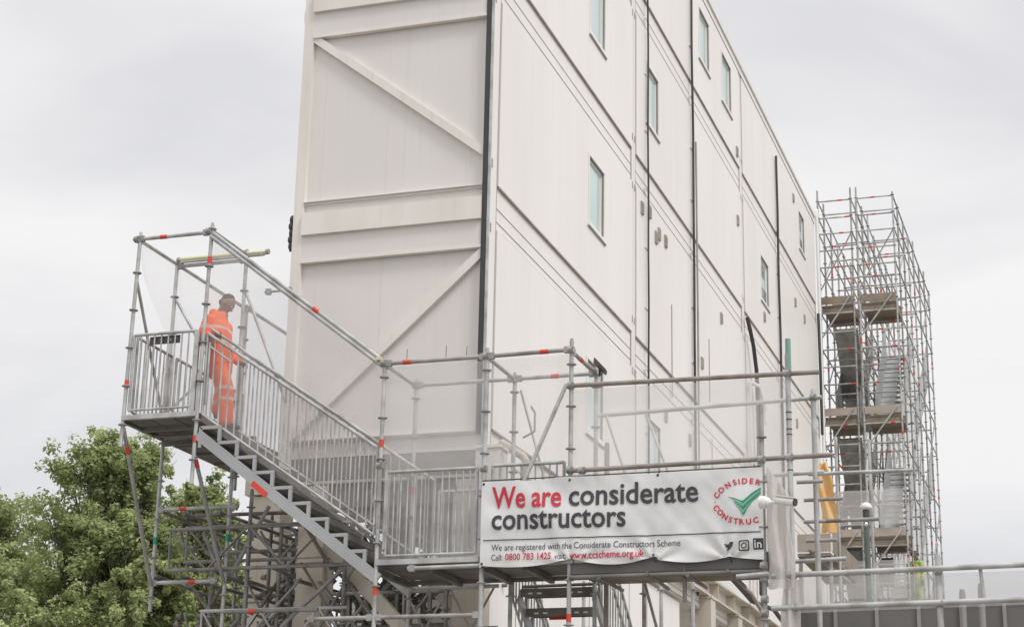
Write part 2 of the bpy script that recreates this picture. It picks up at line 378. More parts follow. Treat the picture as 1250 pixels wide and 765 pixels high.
# band on the left post near the top
b = MB()
b.ball((-2.80, .0, 13.03), .055, M['frame'], sc=(.6, .8, 3)); b.ball((-2.80, .0, 13.33), .05, M['frame'], sc=(.6, .8, 2)); b.build('lifting_lug', bld)

# ------------------------------------------------------------------ steel frame below
fr = thing('steel_support_frame', (-1.4, 12, 0), 'cream painted steel columns and beams carrying the modular building', 'steel frame')
def column(x, y, w=.36, z1=6.33, z0=0):
    b = MB(); b.box((x, y, z0), (x + w, y + w, z1), M['column']); b.box((x - .02, y - .02, z0), (x + w + .02, y + w + .02, z0 + .04), M['column'])
    if z1 > 3: b.box((x - .012, y - .012, 5.33), (x + w + .012, y + w + .012, 5.35), M['ply'])
    b.build('column', fr)
for y in (-.02, 8.9, 17.8, 26.6):
    for x in (-2.48, -.36):
        if not (y > 8 and x > -1): column(x, y)
b = MB()
for yy in (3.0, 6.0): b.box((-2.52, yy, 0), (-2.2, yy + .32, 6.33), M['column'])
b.build('column', fr)
column(-4.69, 3.0, .46, 6.9)
b = MB(); b.box((-4.8, 2.95, 6.92), (-2.72, 3.3, 7.2), M['column']); b.build('beam', fr)
b = MB(); b.box((-2.5, .0, 6.36), (-.05, .3, 6.40), M['column']); b.box((-2.65, .0, 6.41), (-.11, .06, 6.69), M['deck']); b.box((-2.2, .06, 6.05), (-.38, .12, 6.34), M['deck']); b.build('beam', fr)
for p, q in ((tuple(at(400, 664, Y=-.25)), tuple(at(500, 776, Y=-.25))), ((-1.05, .8, 5.3), (-.35, .8, 4.5)), ((-.4, 3.2, 5.9), (-2.1, 3.2, 4.0))):
    b = MB(); b.bar(p, q, .12, .17, M['column']); b.build('diagonal_brace', fr)
# edge beam (channel) on the long side, stub columns under it
b = MB()
b.box((-.12, 9.6, 6.70), (-.06, 27.2, 7.0), M['column']); b.box((-.12, 9.6, 6.66), (.16, 27.2, 6.70), M['column']); b.box((-.12, 9.6, 7.0), (.16, 27.2, 7.035), M['column'])
for i in range(12): b.box((-.058, 10.1 + 1.5 * i, 6.705), (.14, 10.14 + 1.5 * i, 6.998), M['column'])
b.build('edge_beam', fr)
for y in (12.2, 14.7, 17.2, 19.7, 22.2, 24.7):
    b = MB(); b.box((-.21, y, 0), (.19, y + .40, 6.61), M['column']); b.box((-.23, y - .02, 6.612), (.21, y + .42, 6.655), M['column']); b.build('column', fr)
b = MB(); b.path([(.2, 12, 7.3), (.25, 14, 7.22), (.22, 16, 7.1), (.3, 18, 7.2), (.28, 20, 7.0)], .05, M['black']); b.path([(.2, 9, 7.5), (.25, 12, 7.34), (.3, 15.5, 7.18), (.3, 17, 6.9)], .045, M['vent']); b.build('cable_bundle', fr)
uw = thing('underbuild_wall', (0, 5.3, 0), 'pale panel wall below the long side, behind the lower stair', 'wall')
b = MB(); b.box((-.16, .5, 0), (-.10, 10.9, 6.35), M['panel_side'])
for i in range(1, 8): b.box((-.099, .5 + i * 1.15, .1), (-.095, .52 + i * 1.15, 6.3), M['line'])
b.build('wall_panel', uw)
b = MB(); b.box((-2.5, 9.5, 0), (-.3, 9.56, 6.3), M['deck']); b.build('cross_wall', uw)
b = MB(); b.box((-1.35, 4.38, 0), (-.7, 4.445, 5.3), mat('brown_board', (.24, .17, .14), .8)); b.box((-3.7, 4.45, 0), (-.42, 4.5, 5.62), M['frame']); b.build('back_board', uw)
b = MB(); b.box((-2.1, 4.35, 5.76), (-.42, 4.42, 6.35), M['panel']); b.build('back_board', uw)

# ------------------------------------------------------------------ scaffolding kit
TR = .0255
def standard(parent, x, y, z0, z1, phase=.28, m='galv', r=TR, bands=(), lean=(0, 0), name='standard', n=10):
    b = MB(); mm_ = M[m]
    top = (x + lean[0], y + lean[1], z1); b.tube((x, y, z0), top, r, mm_, n)
    z = math.floor(z0 * 2) / 2 + phase
    while z < z1 - .02:
        if z > z0 + .04:
            t = (z - z0) / (z1 - z0); b.tube((x + lean[0] * t, y + lean[1] * t, z - .006), (x + lean[0] * t, y + lean[1] * t, z + .006), .058, M['galv_dull'], n)
        z += .5
    b.tube((x + lean[0], y + lean[1], z1), (x + lean[0], y + lean[1], z1 + .03), r * .8, mm_, n)
    for c, zz in bands:
        t = (zz - z0) / (z1 - z0); b.tube((x + lean[0] * t, y + lean[1] * t, zz - .045), (x + lean[0] * t, y + lean[1] * t, zz + .045), r + .003, M[c], n)
    return b.build(name, parent)
def ledger(parent, p, q, m='galv', r=TR, bands=(), name='ledger', heads=True, n=10, bl=.05):
    b = MB(); p = Vector(p); q = Vector(q); b.tube(p, q, r, M[m], n); d = (q - p)
    if heads and name == 'ledger':
        for c, s in ((p, 1), (q, -1)):
            e_ = c + d.normalized() * (.055 * s); b.bar(c + d.normalized() * .02 * s, e_ + d.normalized() * .035 * s, .05, .075, M['galv_dull'])
    for c, t in bands:
        a = p + d * t; u = d.normalized() * bl; b.tube(a - u, a + u, r + .003, M[c], n)
    return b.build(name, parent)
def coupler(parent, p, m='galv_dull'):
    b = MB(); x, y, z = p; b.tube((x, y, z - .035), (x, y, z + .035), .042, M[m], 10); b.tube((x - .035, y - .02, z), (x + .035, y - .02, z), .042, M[m], 8)
    b.tube((x + .03, y - .075, z + .02), (x + .03, y + .03, z + .02), .009, M[m], 6); b.tube((x - .03, y - .07, z - .02), (x - .03, y + .03, z - .02), .009, M[m], 6)
    return b.build('coupler', parent)
def guard_panel(parent, a, b_, zlow, zhigh, nb, axis='x', fixed=0, slope=0, m='galv', posts=True, name='guardrail'):
    """barred guard: from a to b_ along axis; top/bottom heights at a, change by slope per metre"""
    def P(t, z): return (t, fixed, z) if axis == 'x' else (fixed, t, z)
    mb = MB(); dz = slope * (b_ - a)
    mb.tube(P(a, zhigh), P(b_, zhigh + dz), .021, M[m], 8); mb.tube(P(a, zlow), P(b_, zlow + dz), .016, M[m], 8)
    for i in range(nb + 1):
        t = a + (b_ - a) * i / nb; k = slope * (t - a); rr = .019 if i in (0, nb) else .0105
        mb.tube(P(t, zlow + k), P(t, zhigh + k), rr, M[m], 6)
    return mb.build(name, parent)

# ------------------------------------------------------------------ stair scaffold (front)
st = thing('stair_scaffold', (-1.5, -1, 0), 'galvanised scaffold stair tower with barred handrails climbing to the upper left platform', 'scaffold stair')
YF, YB = -1.5, -.46; XA, XB, XC, XD, XE = -4.28, -3.25, -.76, .54, 1.58
standard(st, XA, YF, 6.62, 9.42, .40, bands=(('red', 7.43),), lean=(.03, 0))
standard(st, XB, YF, 6.10, 9.45, .40, bands=(('red', 8.98), ('red', 6.66)), lean=(.03, 0))
standard(st, XC, YF, 0, 7.52, .28, bands=(('red', 4.72), ('red', 6.47)))
standard(st, XD, YF, 0, 7.52, .28, r=.030)
standard(st, XE, YF, 0, 7.56, .28, bands=(('red', 4.36),))
standard(st, XA, YB, 4.72, 9.4, .40, bands=(('green', 5.62),))
standard(st, XB, YB, 0, 9.45, .40, bands=(('green', 5.62),))
for x in (XC, XD, XE): standard(st, x, YB, 0 if x != XD else 0, 7.5, .28, bands=(('red', 6.1),))
standard(st, -2.62, .6, 0, 8.95, .40)
for x in (XA, XB): standard(st, x, 1.62, 6.7 if x == XA else 0, 9.4, .40)
# top rails
ledger(st, (XA, YF, 9.36), (XB, YF, 9.36), bands=(('red', .36),)); ledger(st, (XA, YF, 9.36), (XA, 1.62, 9.36)); ledger(st, (XA, 1.62, 9.38), (XA, 3.1, 9.38))
ledger(st, (XA, YB, 9.33), (XB, YB, 9.33)); ledger(st, (XB, YF, 9.4), (XB, YB, 9.4), m='galv_dull')
ledger(st, (XB, YF, 9.38), (XC, YF, 7.47), bands=(('red', .62),), name='sloped_rail'); ledger(st, (XB + .02, YF - .01, 9.30), (XC, YF, 7.40), name='sloped_rail')
ledger(st, (XB, YB, 9.35), (XC, YB, 7.45), bands=(('red', .3),), name='sloped_rail')
ledger(st, (XC, YF, 7.45), (XD, YF, 7.45), m='galv_dull', bands=(('red', .22),)); ledger(st, (XD, YF, 7.45), (XE, YF, 7.46), m='galv_dull', bands=(('red', .68),))
ledger(st, (XC, YB, 7.45), (XD, YB, 7.45)); ledger(st, (XD, YB, 7.45), (XE, YB, 7.45), bands=(('red', .5),))
for x, c in ((XD, ()), (XE, (('red', .35),)), (XC, ())): ledger(st, (x, YF, 7.44), (x, YB, 7.44), m='galv_dull', bands=c)
for x in (XC, XD, XE): coupler(st, (x, YF - .01, 7.45))
coupler(st, (XE, YF - .01, 7.02)); coupler(st, (XE, YF - .01, 6.03)); coupler(st, (XB, YF - .01, 9.37)); coupler(st, (XA, YF - .01, 9.35)); coupler(st, (XD, YF, 6.1)); coupler(st, (XC, YF, 6.2))
# diagonals
ledger(st, (1.54, -1.56, 7.03), (1.04, -1.56, 5.9), name='raker', r=.024); ledger(st, (.62, -.46, 7.3), (1.05, -.46, 5.8), name='raker', r=.015)
ledger(st, (XA + .02, YF, 6.86), (XA, YB - .03, 5.05), m='galv_dull', name='raker', bands=(('red', .14),)); ledger(st, (XB + .02, YF, 6.45), (XB, YB - .03, 5.05), m='galv_dull', name='raker', bands=(('red', .06),))
ledger(st, (XA, YB, 8.9), (XB, YB, 7.3), name='raker', r=.02); ledger(st, (XA, YF + .03, 8.85), (XA, YB, 7.1), name='raker', r=.02, m='galv_dull')
ledger(st, (XB + .02, YB, 8.9), (-2.55, YB, 7.35), name='raker', r=.02); ledger(st, (-2.95, YB, 8.86), (-2.55, YB, 8.86), r=.016)
ledger(st, (XA, 1.62, 8.9), (XA, YB, 7.3), name='raker', r=.02)
# platform, top
b = MB()
b.box((XA - .01, YF - .03, 6.955), (XB + .01, YF + .03, 7.015), M['galv'])
for x in (XA, XB): b.box((x - .028, YF + .032, 6.93), (x + .028, 1.65, 7.0), M['deck'])
for i in range(3): b.box((XA + .04 + .325 * i, YF + .04, 6.96), (XA + .34 + .325 * i, YB - .05, 7.02), M['deck']); b.box((XA + .04 + .325 * i, YB + .05, 6.93), (XA + .34 + .325 * i, 1.6, 6.99), M['deck'])
for y in (-1.1, -.8, -.2, .3, .9, 1.4): b.box((XA + .03, y, 6.90), (XB - .03, y + .05, 6.928), M['deck'])
b.box((XA, YB - .03, 6.86), (XB + .3, YB + .03, 6.92), M['deck'])
b.build('platform_deck', st)
guard_panel(st, XA + .07, XB - .09, 7.08, 8.06, 9, fixed=YF - .0)
guard_panel(st, YF + .1, YB - .05, 7.08, 8.06, 9, axis='y', fixed=XA + .06)
guard_panel(st, YB + .08, 1.55, 7.08, 8.06, 15, axis='y', fixed=XA + .06)
b = MB(); b.box((-4.0, YF + .02, 7.93), (-3.58, YF + .04, 8.03), M['darkplastic'])
for i, xx in enumerate((-3.95, -3.86, -3.72, -3.64)): b.box((xx, YF + .017, 7.955 + .01 * (i % 2)), (xx + .03, YF + .0195, 8.0), M['ply'])
b.build('notice_plate', st)
b = MB(); b.box((XB - .1, YF - .02, 7.0), (XB - .035, YF + .02, 8.06), M['galv']); b.build('gate_post', st)
# flights
def flight(parent, p_top, direction, ntr, run, rise, y0, y1, side='x', tread='alu'):
    """stepped aluminium flight; treads step along +axis"""
    fl = None
    x0, z0 = p_top
    def B(b, a0, a1, c0, c1, zz0, zz1, m):
        if side == 'x': b.box((a0, c0, zz0), (a1, c1, zz1), m)
        else: b.box((c0, a0, zz0), (c1, a1, zz1), m)
    b = MB()
    for c in (y0, y1):
        p = (x0 + .02, c, z0 - .30) if side == 'x' else (c, x0 + .02, z0 - .30)
        q = (x0 + run * (ntr + 1) - .0, c, z0 - .30 - rise * (ntr + 1) * .93) if side == 'x' else (c, x0 + run * (ntr + 1), z0 - .30 - rise * (ntr + 1) * .93)
        b.bar(p, q, .035, .13, M['alu'])
        for i in range(ntr):
            zz = z0 - rise * (i + 1); a = x0 + .06 + run * i
            B(b, a, a + run + .03, c - .018, c + .018, zz - .045, zz - .005, M['alu'])
            B(b, a + run - .012, a + run + .03, c - .016, c + .016, zz - rise - .0, zz - .046, M['alu'])
    f = b.build('stair_flight', parent)
    for i in range(ntr):
        zz = z0 - rise * (i + 1); a = x0 + .06 + run * i
        tb = MB(); B(tb, a - .02, a + run + .02, y0 + .02, y1 - .02, zz - .03, zz, M[tread])
        if side == 'y':
            for k in (.12, .24, .68, .8): B(tb, a + .06, a + .10, y0 + k * (y1 - y0), y0 + (k + .07) * (y1 - y0), zz - .0325, zz - .0305, M['pvc'])
            tb.box((y0 + .02, a - .035, zz - .10), (y1 - .02, a - .021, zz - .0), M[tread])
            for k in (.12, .24, .66, .78): tb.box((y0 + k * (y1 - y0), a - .0375, zz - .07), (y0 + (k + .06) * (y1 - y0), a - .0355, zz - .05), M['pvc'])
        B(tb, a - .02, a - .0, y0 + .02, y1 - .02, zz - .075, zz - .031, M['deck']); B(tb, a + run - .0, a + run + .02, y0 + .02, y1 - .02, zz - .075, zz - .031, M['deck'])
        tb.build('tread', f)
    return f
f1 = flight(st, (XB + .02, 7.02), 1, 9, .25, .2, YF - .0, YB + .0, tread='deck')
b = MB(); b.bar((-2.42, YF - .0215, 6.07), (-2.22, YF - .0215, 5.91), .006, .07, M['red']); b.build('marker_tape', f1)
b = MB(); b.box((XB + .06, YF - .018, 6.55), (XB + .10, YF + .018, 6.8), M['alu']); b.build('stringer_bracket', f1)
sl = -.672
guard_panel(st, XB + .06, XC - .06, 6.98, 8.02, 21, fixed=YF + .03, slope=sl); guard_panel(st, XB + .06, XC + .3, 7.0, 8.05, 23, fixed=YB - .03, slope=sl)
ledger(st, (XB + .1, YF + .05, 8.08), (XC - .02, YF + .05, 6.47), name='handrail', r=.017, heads=False)
b = MB(); b.tube((XB + .1, YF + .03, 7.85), (XB + .42, YF + .03, 7.62), .012, M['galv'], 8); b.tube((XB + .1, YF + .03, 7.9), (XB + .1, YF + .03, 7.1), .015, M['galv'], 8); b.build('handrail_loop', st)
# lower landing
b = MB()
b.box((XC, YF - .035, 5.02), (XD - .03, YF + .03, 5.08), M['galv']); b.box((XD + .03, YF - .035, 4.98), (XE, YF + .03, 5.03), M['galv_dull'])
for i in range(3): b.box((XC + .03, YF + .06 + .32 * i, 5.0), (XE + .05, YF + .36 + .32 * i, 5.06), M['deck'])
for x in (XC, -.1, XD, 1.05, XE): b.box((x - .03, YF + .04, 4.92), (x + .03, YB + .03, 4.99), M['deck'])
b.box((XC, YB - .03, 4.95), (XE, YB + .03, 5.0), M['deck'])
b.build('landing_deck', st)
ledger(st, (-.35, YF - .04, 4.965), (XE + .4, YF - .04, 4.985), name='ledger', r=.024)
guard_panel(st, XC + .09, XD - .09, 5.13, 6.12, 13, fixed=YF + .02); guard_panel(st, XC + .35, XD - .1, 5.13, 6.08, 13, fixed=YB)
guard_panel(st, XD + .09, XE - .09, 5.13, 6.14, 10, fixed=YF + .05); guard_panel(st, XD + .09, XE - .1, 5.13, 6.08, 8, fixed=YB)
b = MB(); b.box((XC - .02, YF - .03, 5.45), (XC + .03, YF - .027, 6.22), M['galv_dull'])
b.box((XC - .055, YF - .02, 5.5), (XC - .03, YF + .02, 6.2), M['galv']); b.box((XC + .07, YF - .02, 5.2), (XC + .1, YF + .02, 6.2), M['galv']); b.build('gate_hinge_post', st)
# wires standing on the landing rail
b = MB()
for x, h in ((-.48, .14), (.02, .15), (.28, .12)): b.tube((x, YF, 7.47), (x + .004, YF, 7.47 + h), .004, M['darkplastic'], 5)
b.build('wire_tie', st)
b = MB(); b.box((XC - .10, YF - .05, 7.49), (XC - .03, YF, 7.53), M['yellowlamp']); b.build('cable_clip', st)
# lower flight, going down beside the building
f2 = flight(st, (-.40, 5.08), 1, 12, .25, .2, .62, 1.55, side='y', tread='deck')
b = MB(); b.box((.86, .068, 4.565), (1.12, .072, 4.62), M['red']); b.build('marker_tape', f2)
guard_panel(st, -.4, 3.2, 4.75, 5.75, 30, axis='y', fixed=1.62, slope=-.8); guard_panel(st, -.4, 3.2, 4.75, 5.75, 30, axis='y', fixed=.55, slope=-.8)
ledger(st, (.6, -.2, 4.93), (1.6, -.2, 4.94), heads=False, r=.02, m='deck')
for x in (.62, 1.62): ledger(st, (x, .2, 4.95), (x, 3.2, 2.5), name='sloped_rail', r=.02)
standard(st, 1.62, 2.6, 0, 6.4, .28); standard(st, 2.05, 2.6, 0, 6.6, .28); standard(st, .55, 2.6, 0, 5.4, .28)
# lower horizontals
ledger(st, (-1.6, YF, 4.42), (XC, YF, 4.42), m='galv_dull'); ledger(st, (XC, YF, 4.42), (XD, YF, 4.42), m='galv_dull')
ledger(st, (XA, YB, 6.02), (XB + .12, YB, 6.02), bands=(('red', .32),)); ledger(st, (XA - .02, YB, 5.08), (XB - .1, YB, 5.08), bands=(('red', .62),))

# ------------------------------------------------------------------ debris netting (hung sheets)
nets = 'white debris netting sheets tied to the scaffold'
def net(p00, p10, p11, p01, label, amp=.05, m='net', nu=26, nv=14, edge=None, seed=0):
    o = sheet('debris_net', p00, p10, p11, p01, nu, nv, amp, M[m], edge=edge, seed=seed)
    return tag(o, label, 'netting')
net((XB + .03, YF + .07, 6.9), (XC, YF + .07, 5.25), (XC, YF + .07, 7.42), (XB + .03, YF + .07, 9.36), 'translucent white net filling the sloping side of the stair, in front of the orange worker', seed=1, m='net_stair')
net((XC, YF + .07, 5.05), (XD, YF + .07, 5.05), (XD, YF + .07, 7.42), (XC, YF + .07, 7.42), 'white net square behind the landing guardrail, left of the banner', seed=2)
net((XD, YF + .07, 5.0), (XE, YF + .07, 5.0), (XE, YF + .07, 7.42), (XD, YF + .07, 7.42), 'white net above the left end of the banner, between the two tall posts', seed=3, m='net_thin')
def curl(u, v): return (u + (.0 if u > .6 else (.6 - u) * .32 * math.sin(math.pi * min(1, v * 1.1)) ** 2), v)
net((XA + .03, YF + .05, 7.0), (XA + .03, 3.0, 7.0), (XA + .03, 3.0, 9.33), (XA + .03, YF + .05, 9.33), 'white net on the far left side of the top platform with loose curled edge', edge=curl, seed=4, m='net_thin', amp=.03)
net((XE, YF + .05, 4.95), (4.08, YF + .05, 4.95), (4.08, YF + .05, 6.98), (XE, YF + .05, 6.99), 'long white net along the walkway above the banner', seed=5, m='net')
net((4.12, YF + .06, 4.36), (7.6, YF + .06, 4.40), (7.6, YF + .06, 4.74), (4.12, YF + .06, 4.74), 'white net stretched behind the lower right handrail', seed=6, m='net_low')
# folded net wrap by the camera
b = MB(); pts = []
def wrap(u, v):
    x = 3.835 + .24 * u + .07 * (1 - v) * math.sin(v * 9) * .3 + .06 * u * (1 - v); z = 4.60 + 1.33 * v
    if v > .75: x += .12 * u * (v - .75) * 4 * (1 - v) * 2
    z -= max(0, (u - .1)) * .33 * max(0, v - .5) * 2
    y = -1.60 + .05 * math.sin(u * 11 + v * 2) + .03 * noise.noise(Vector((u * 5, v * 6, 2)))
    return (x, y, z)
nu, nv = 22, 26
b.add([wrap(i / nu, j / nv) for j in range(nv + 1) for i in range(nu + 1)], [(j * (nu + 1) + i, j * (nu + 1) + i + 1, (j + 1) * (nu + 1) + i + 1, (j + 1) * (nu + 1) + i) for j in range(nv) for i in range(nu)], M['net_thick'], True)
tag(b.build('debris_net'), 'thick folded grey white net wrapped round the post behind the bullet camera', 'netting')
b = MB()
b.add([(3.98 + .22 * u + .03 * math.sin(v * 7), -1.55 + .03 * math.sin(u * 9 + v), 3.2 + 1.5 * v) for v in [j / 12 for j in range(13)] for u in [i / 8 for i in range(9)]],
      [(j * 9 + i, j * 9 + i + 1, (j + 1) * 9 + i + 1, (j + 1) * 9 + i) for j in range(12) for i in range(8)], M['net_thick'], True)
tag(b.build('debris_net'), 'crumpled net strip hanging below the lower handrail at the post', 'netting')

# ------------------------------------------------------------------ walkway scaffold with banner
wk = thing('scaffold_walkway', (4, -1, 0), 'tube and fitting scaffold walkway carrying the banner in front of the long wall', 'scaffold walkway')
ledger(wk, (XE, YF - .02, 7.02), (4.44, YF - .02, 6.99), m='rust', heads=False, r=.027); ledger(wk, (XE, YF - .02, 6.02), (4.56, YF - .02, 6.05), m='rust', heads=False, r=.027)
ledger(wk, (1.62, YB, 6.92), (4.3, YB, 6.98), heads=False, m='galv'); ledger(wk, (1.62, YB, 6.05), (4.3, YB, 6.1), heads=False, m='galv')
standard(wk, 3.79, YF - .05, 0, 6.62, .28, m='galv_dull', r=.027, name='tube'); standard(wk, 4.09, YF - .0, 0, 7.22, 9, m='galv', r=.030, name='tube')
b = MB(); b.tube((4.10, YF, 7.0), (4.10, YF, 7.40), .031, M['greenpaint'], 10)
for z in (6.3, 6.36, 6.47, 6.55, 5.9): b.tube((4.09, YF, z), (4.09, YF, z + .012), .034, M['darkplastic'], 10)
b.build('green_sleeve', wk)
standard(wk, 4.2, YB, 0, 7.05, 9, m='galv', r=.032, name='tube'); standard(wk, 1.72, YB, 0, 6.55, 9, m='rust', r=.03, name='tube'); 
for p in ((3.79, YF - .05, 6.03), (4.09, YF, 6.05), (4.09, YF, 7.0), (3.79, YF - .05, 4.86), (3.79, YF - .05, 4.5), (3.79, YF - .05, 4.35), (1.72, YF, 6.02), (4.2, YB, 6.98), (3.79, YF - .05, 4.72)): coupler(wk, p)
for x0, x1, z in ((4.0, 4.30, 5.92), (4.06, 4.5, 5.73 + .0), (4.05, 4.48, 5.48), (4.07, 4.42, 5.26), (4.3, 4.9, 5.02 + .46)): ledger(wk, (x0, YB - .1 if z > 5.9 else YB, z + .05), (x1, YB - .1 if z > 5.9 else YB, z + .05), heads=False, r=.022, m='galv_dull')
ledger(wk, (4.12, YB, 6.08), (5.3, YB, 6.07), heads=False, r=.022, m='galv')
ledger(wk, (2.2, YB, 6.9), (2.65, YB, 5.7), name='raker', heads=False, r=.016); ledger(wk, (1.72, -.5, 6.9), (2.05, -.5, 5.9), name='raker', heads=False, r=.016)
ledger(wk, (1.6, YF - .05, 4.80), (3.8, YF - .05, 4.80), m='deck', heads=False, r=.025); ledger(wk, (3.5, YF - .12, 4.74), (3.85, YF - .12, 4.76), m='galv', heads=False, r=.028)
b = MB()
for i in range(4): b.box((XE + .1, YF + .05 + .25 * i, 4.885), (3.85, YF + .28 + .25 * i, 4.935), M['ply'])
b.build('scaffold_boards', wk)
b = MB(); b.box((XE + .03, YF - .02, 4.845), (3.85, YF + .03, 5.02), M['sheetdark']); b.build('toe_board', wk)
for i, x in enumerate((1.95, 2.5, 2.95, 3.4, 3.68)):
    ledger(wk, (x, YF - .10, 4.78 + .03 * (i % 2)), (x - .06, YB + .1, 4.83), m='deck', heads=False, r=.022, name='transom')
b = MB(); b.tube((2.9, YF, 4.5), (2.9, YF, 4.9), .024, M['deck'], 8); b.build('tube', wk)
standard(wk, 2.15, YB + .1, 0, 4.9, .28, m='galv_dull'); ledger(wk, (2.18, YB, 4.9), (2.45, YB, 3.9), m='galv_dull', name='raker', heads=False, r=.018)
# ------------------------------------------------------------------ banner
bn = thing('banner', (2.2, YF - .08, 4.95), 'white vinyl banner with red and charcoal lettering laced to the walkway rails', 'banner')
BY = YF - .085
def bump(x, z):
    s = math.sin((x - .5) * 2.1) * .012 + noise.noise(Vector((x * 2.2, 3, z * 3))) * .030 + noise.noise(Vector((x * 6 + z * 5, 1, z * 2))) * .008
    # radiating folds from the bottom ties
    for tx in (1.64, 2.57, 3.42):
        r = math.hypot(x - tx, z - 4.93); s += .026 * math.exp(-r * 3.2) * math.cos(math.atan2(z - 4.93, x - tx) * 9)
    return BY - s
def zb(x):   # scalloped lower edge
    k = [.55, 1.64, 2.57, 3.42, 4.3]
    for a, b_ in zip(k[:-1], k[1:]):
        if a <= x <= b_:
            t = (x - a) / (b_ - a); return (4.96 + .045 * t if a < 1 else 5.0 - .03 * (x > 2.6)) - (.05 if a < 1 else .075 if x < 2.6 else .05) * math.sin(math.pi * t)
    return 4.93
def zt_(x): return 5.935 - .02 * math.sin(math.pi * min(1, max(0, (x - .55) / .9)) ) + .004 * math.sin(x * 9)
b = MB(); nu, nv = 130, 36; XR = 3.80; vs = []
for j in range(nv + 1):
    for i in range(nu + 1):
        x = .545 + (XR - .545) * i / nu; z = zb(x) + (zt_(x) - zb(x)) * j / nv; vs.append((x, bump(x, z), z))
b.add(vs, [(j * (nu + 1) + i, j * (nu + 1) + i + 1, (j + 1) * (nu + 1) + i + 1, (j + 1) * (nu + 1) + i) for j in range(nv) for i in range(nu)], M['banner'], True)
sh = b.build('sheet', bn)
b = MB()
for x, z in ((.57, 5.9), (.57, 4.98), (1.64, 5.015), (2.57, 5.015), (3.42, 4.98), (1.6, 5.9), (2.62, 5.91)):
    y = bump(x, z) - .004; b.ball((x, y, z), .016, M['darkplastic'], sc=(1, .5, 1)); b.tube((x, y, z), (x + .01, y + .05, z + (.06 if z > 5.5 else -.07)), .006, M['darkplastic'], 5)
b.build('eyelet_ties', bn)
b = MB(); b.tube((.54, BY + .03, 5.945), (3.8, BY + .03, 5.955), .008, M['darkplastic'], 6); b.build('lacing_cord', bn)
def on_banner(b, tris, m, off=.008): b.add([(x, bump(x, z) - off, z) for x, z in tris[0]], tris[1], m)
def text_mesh(txt, bold):
    cu = bpy.data.curves.new('t', 'FONT'); cu.body = txt; cu.size = 1; cu.resolution_u = 3; cu.offset = bold; cu.fill_mode = 'FRONT'
    o = bpy.data.objects.new('t', cu); col.objects.link(o); dg = bpy.context.evaluated_depsgraph_get(); dg.update()
    me = bpy.data.meshes.new_from_object(o.evaluated_get(dg)); bm = bmesh.new(); bm.from_mesh(me)
    bmesh.ops.triangulate(bm, faces=bm.faces[:]); r = ([(v.co.x, v.co.y) for v in bm.verts], [tuple(v.index for v in f.verts) for f in bm.faces])
    bm.free(); bpy.data.objects.remove(o); bpy.data.meshes.remove(me); bpy.data.curves.remove(cu); return r
def put(b, txt, x0, x1, z0, zs, m, bold=.0, slope=0.0, sx=None):
    vs, fs = text_mesh(txt, bold); mn = min(v[0] for v in vs); mxx = max(v[0] for v in vs)
    k = (x1 - x0) / (mxx - mn)
    b_ = [(x0 + (v[0] - mn) * k, z0 + v[1] * zs + slope * (v[0] - mn) * k) for v in vs]; on_banner(b, (b_, fs), m)
def bx_(px_, py_): p = at(px_, py_, Y=BY); return p.x, p.z
def put_px(name, parts, lab=None):
    for txt, ax, ay, cx_, cy_, hpx, m, bold in parts:
        b = MB()
        p0 = bx_(ax, ay); p1 = bx_(cx_, cy_); put(b, txt, p0[0], p1[0], p0[1], hpx, M[m], bold, (p1[1] - p0[1]) / (p1[0] - p0[0]))
        b.build(name, bn)
put_px('lettering', [('We are', 600.5, 620, 685, 617.3, .345, 'text_red', .019), ('considerate', 694, 616.6, 852.5, 611, .345, 'text_dark', .017), ('constructors', 600.5, 646.2, 764, 641.5, .345, 'text_dark', .017)])
put_px('lettering', [('We are registered with the Considerate Constructors Scheme', 600, 672, 830.5, 665.5, .105, 'text_dark', .0),
    ('Call:', 600, 684, 613.5, 683.6, .10, 'text_dark', .0), ('0800 783 1425', 617, 683.6, 673, 682, .11, 'text_red', .008), ('visit:', 677.5, 682, 691, 681.6, .10, 'text_dark', .0), ('www.ccscheme.org.uk', 695, 681.8, 785.5, 678.6, .115, 'text_red', .012)])
b = MB(); p0 = bx_(590, 659.5); p1 = bx_(929, 648.5); n = 60
v_ = []
for i in range(n + 1):
    t = i / n; x = p0[0] + (p1[0] - p0[0]) * t; z = p0[1] + (p1[1] - p0[1]) * t
    if x < .55: x = .55
    v_ += [(x, z - .006), (x, z + .006)]
on_banner(b, (v_, [(2 * i, 2 * i + 2, 2 * i + 3, 2 * i + 1) for i in range(n)]), M['text_dark']); b.build('printed_rule', bn)
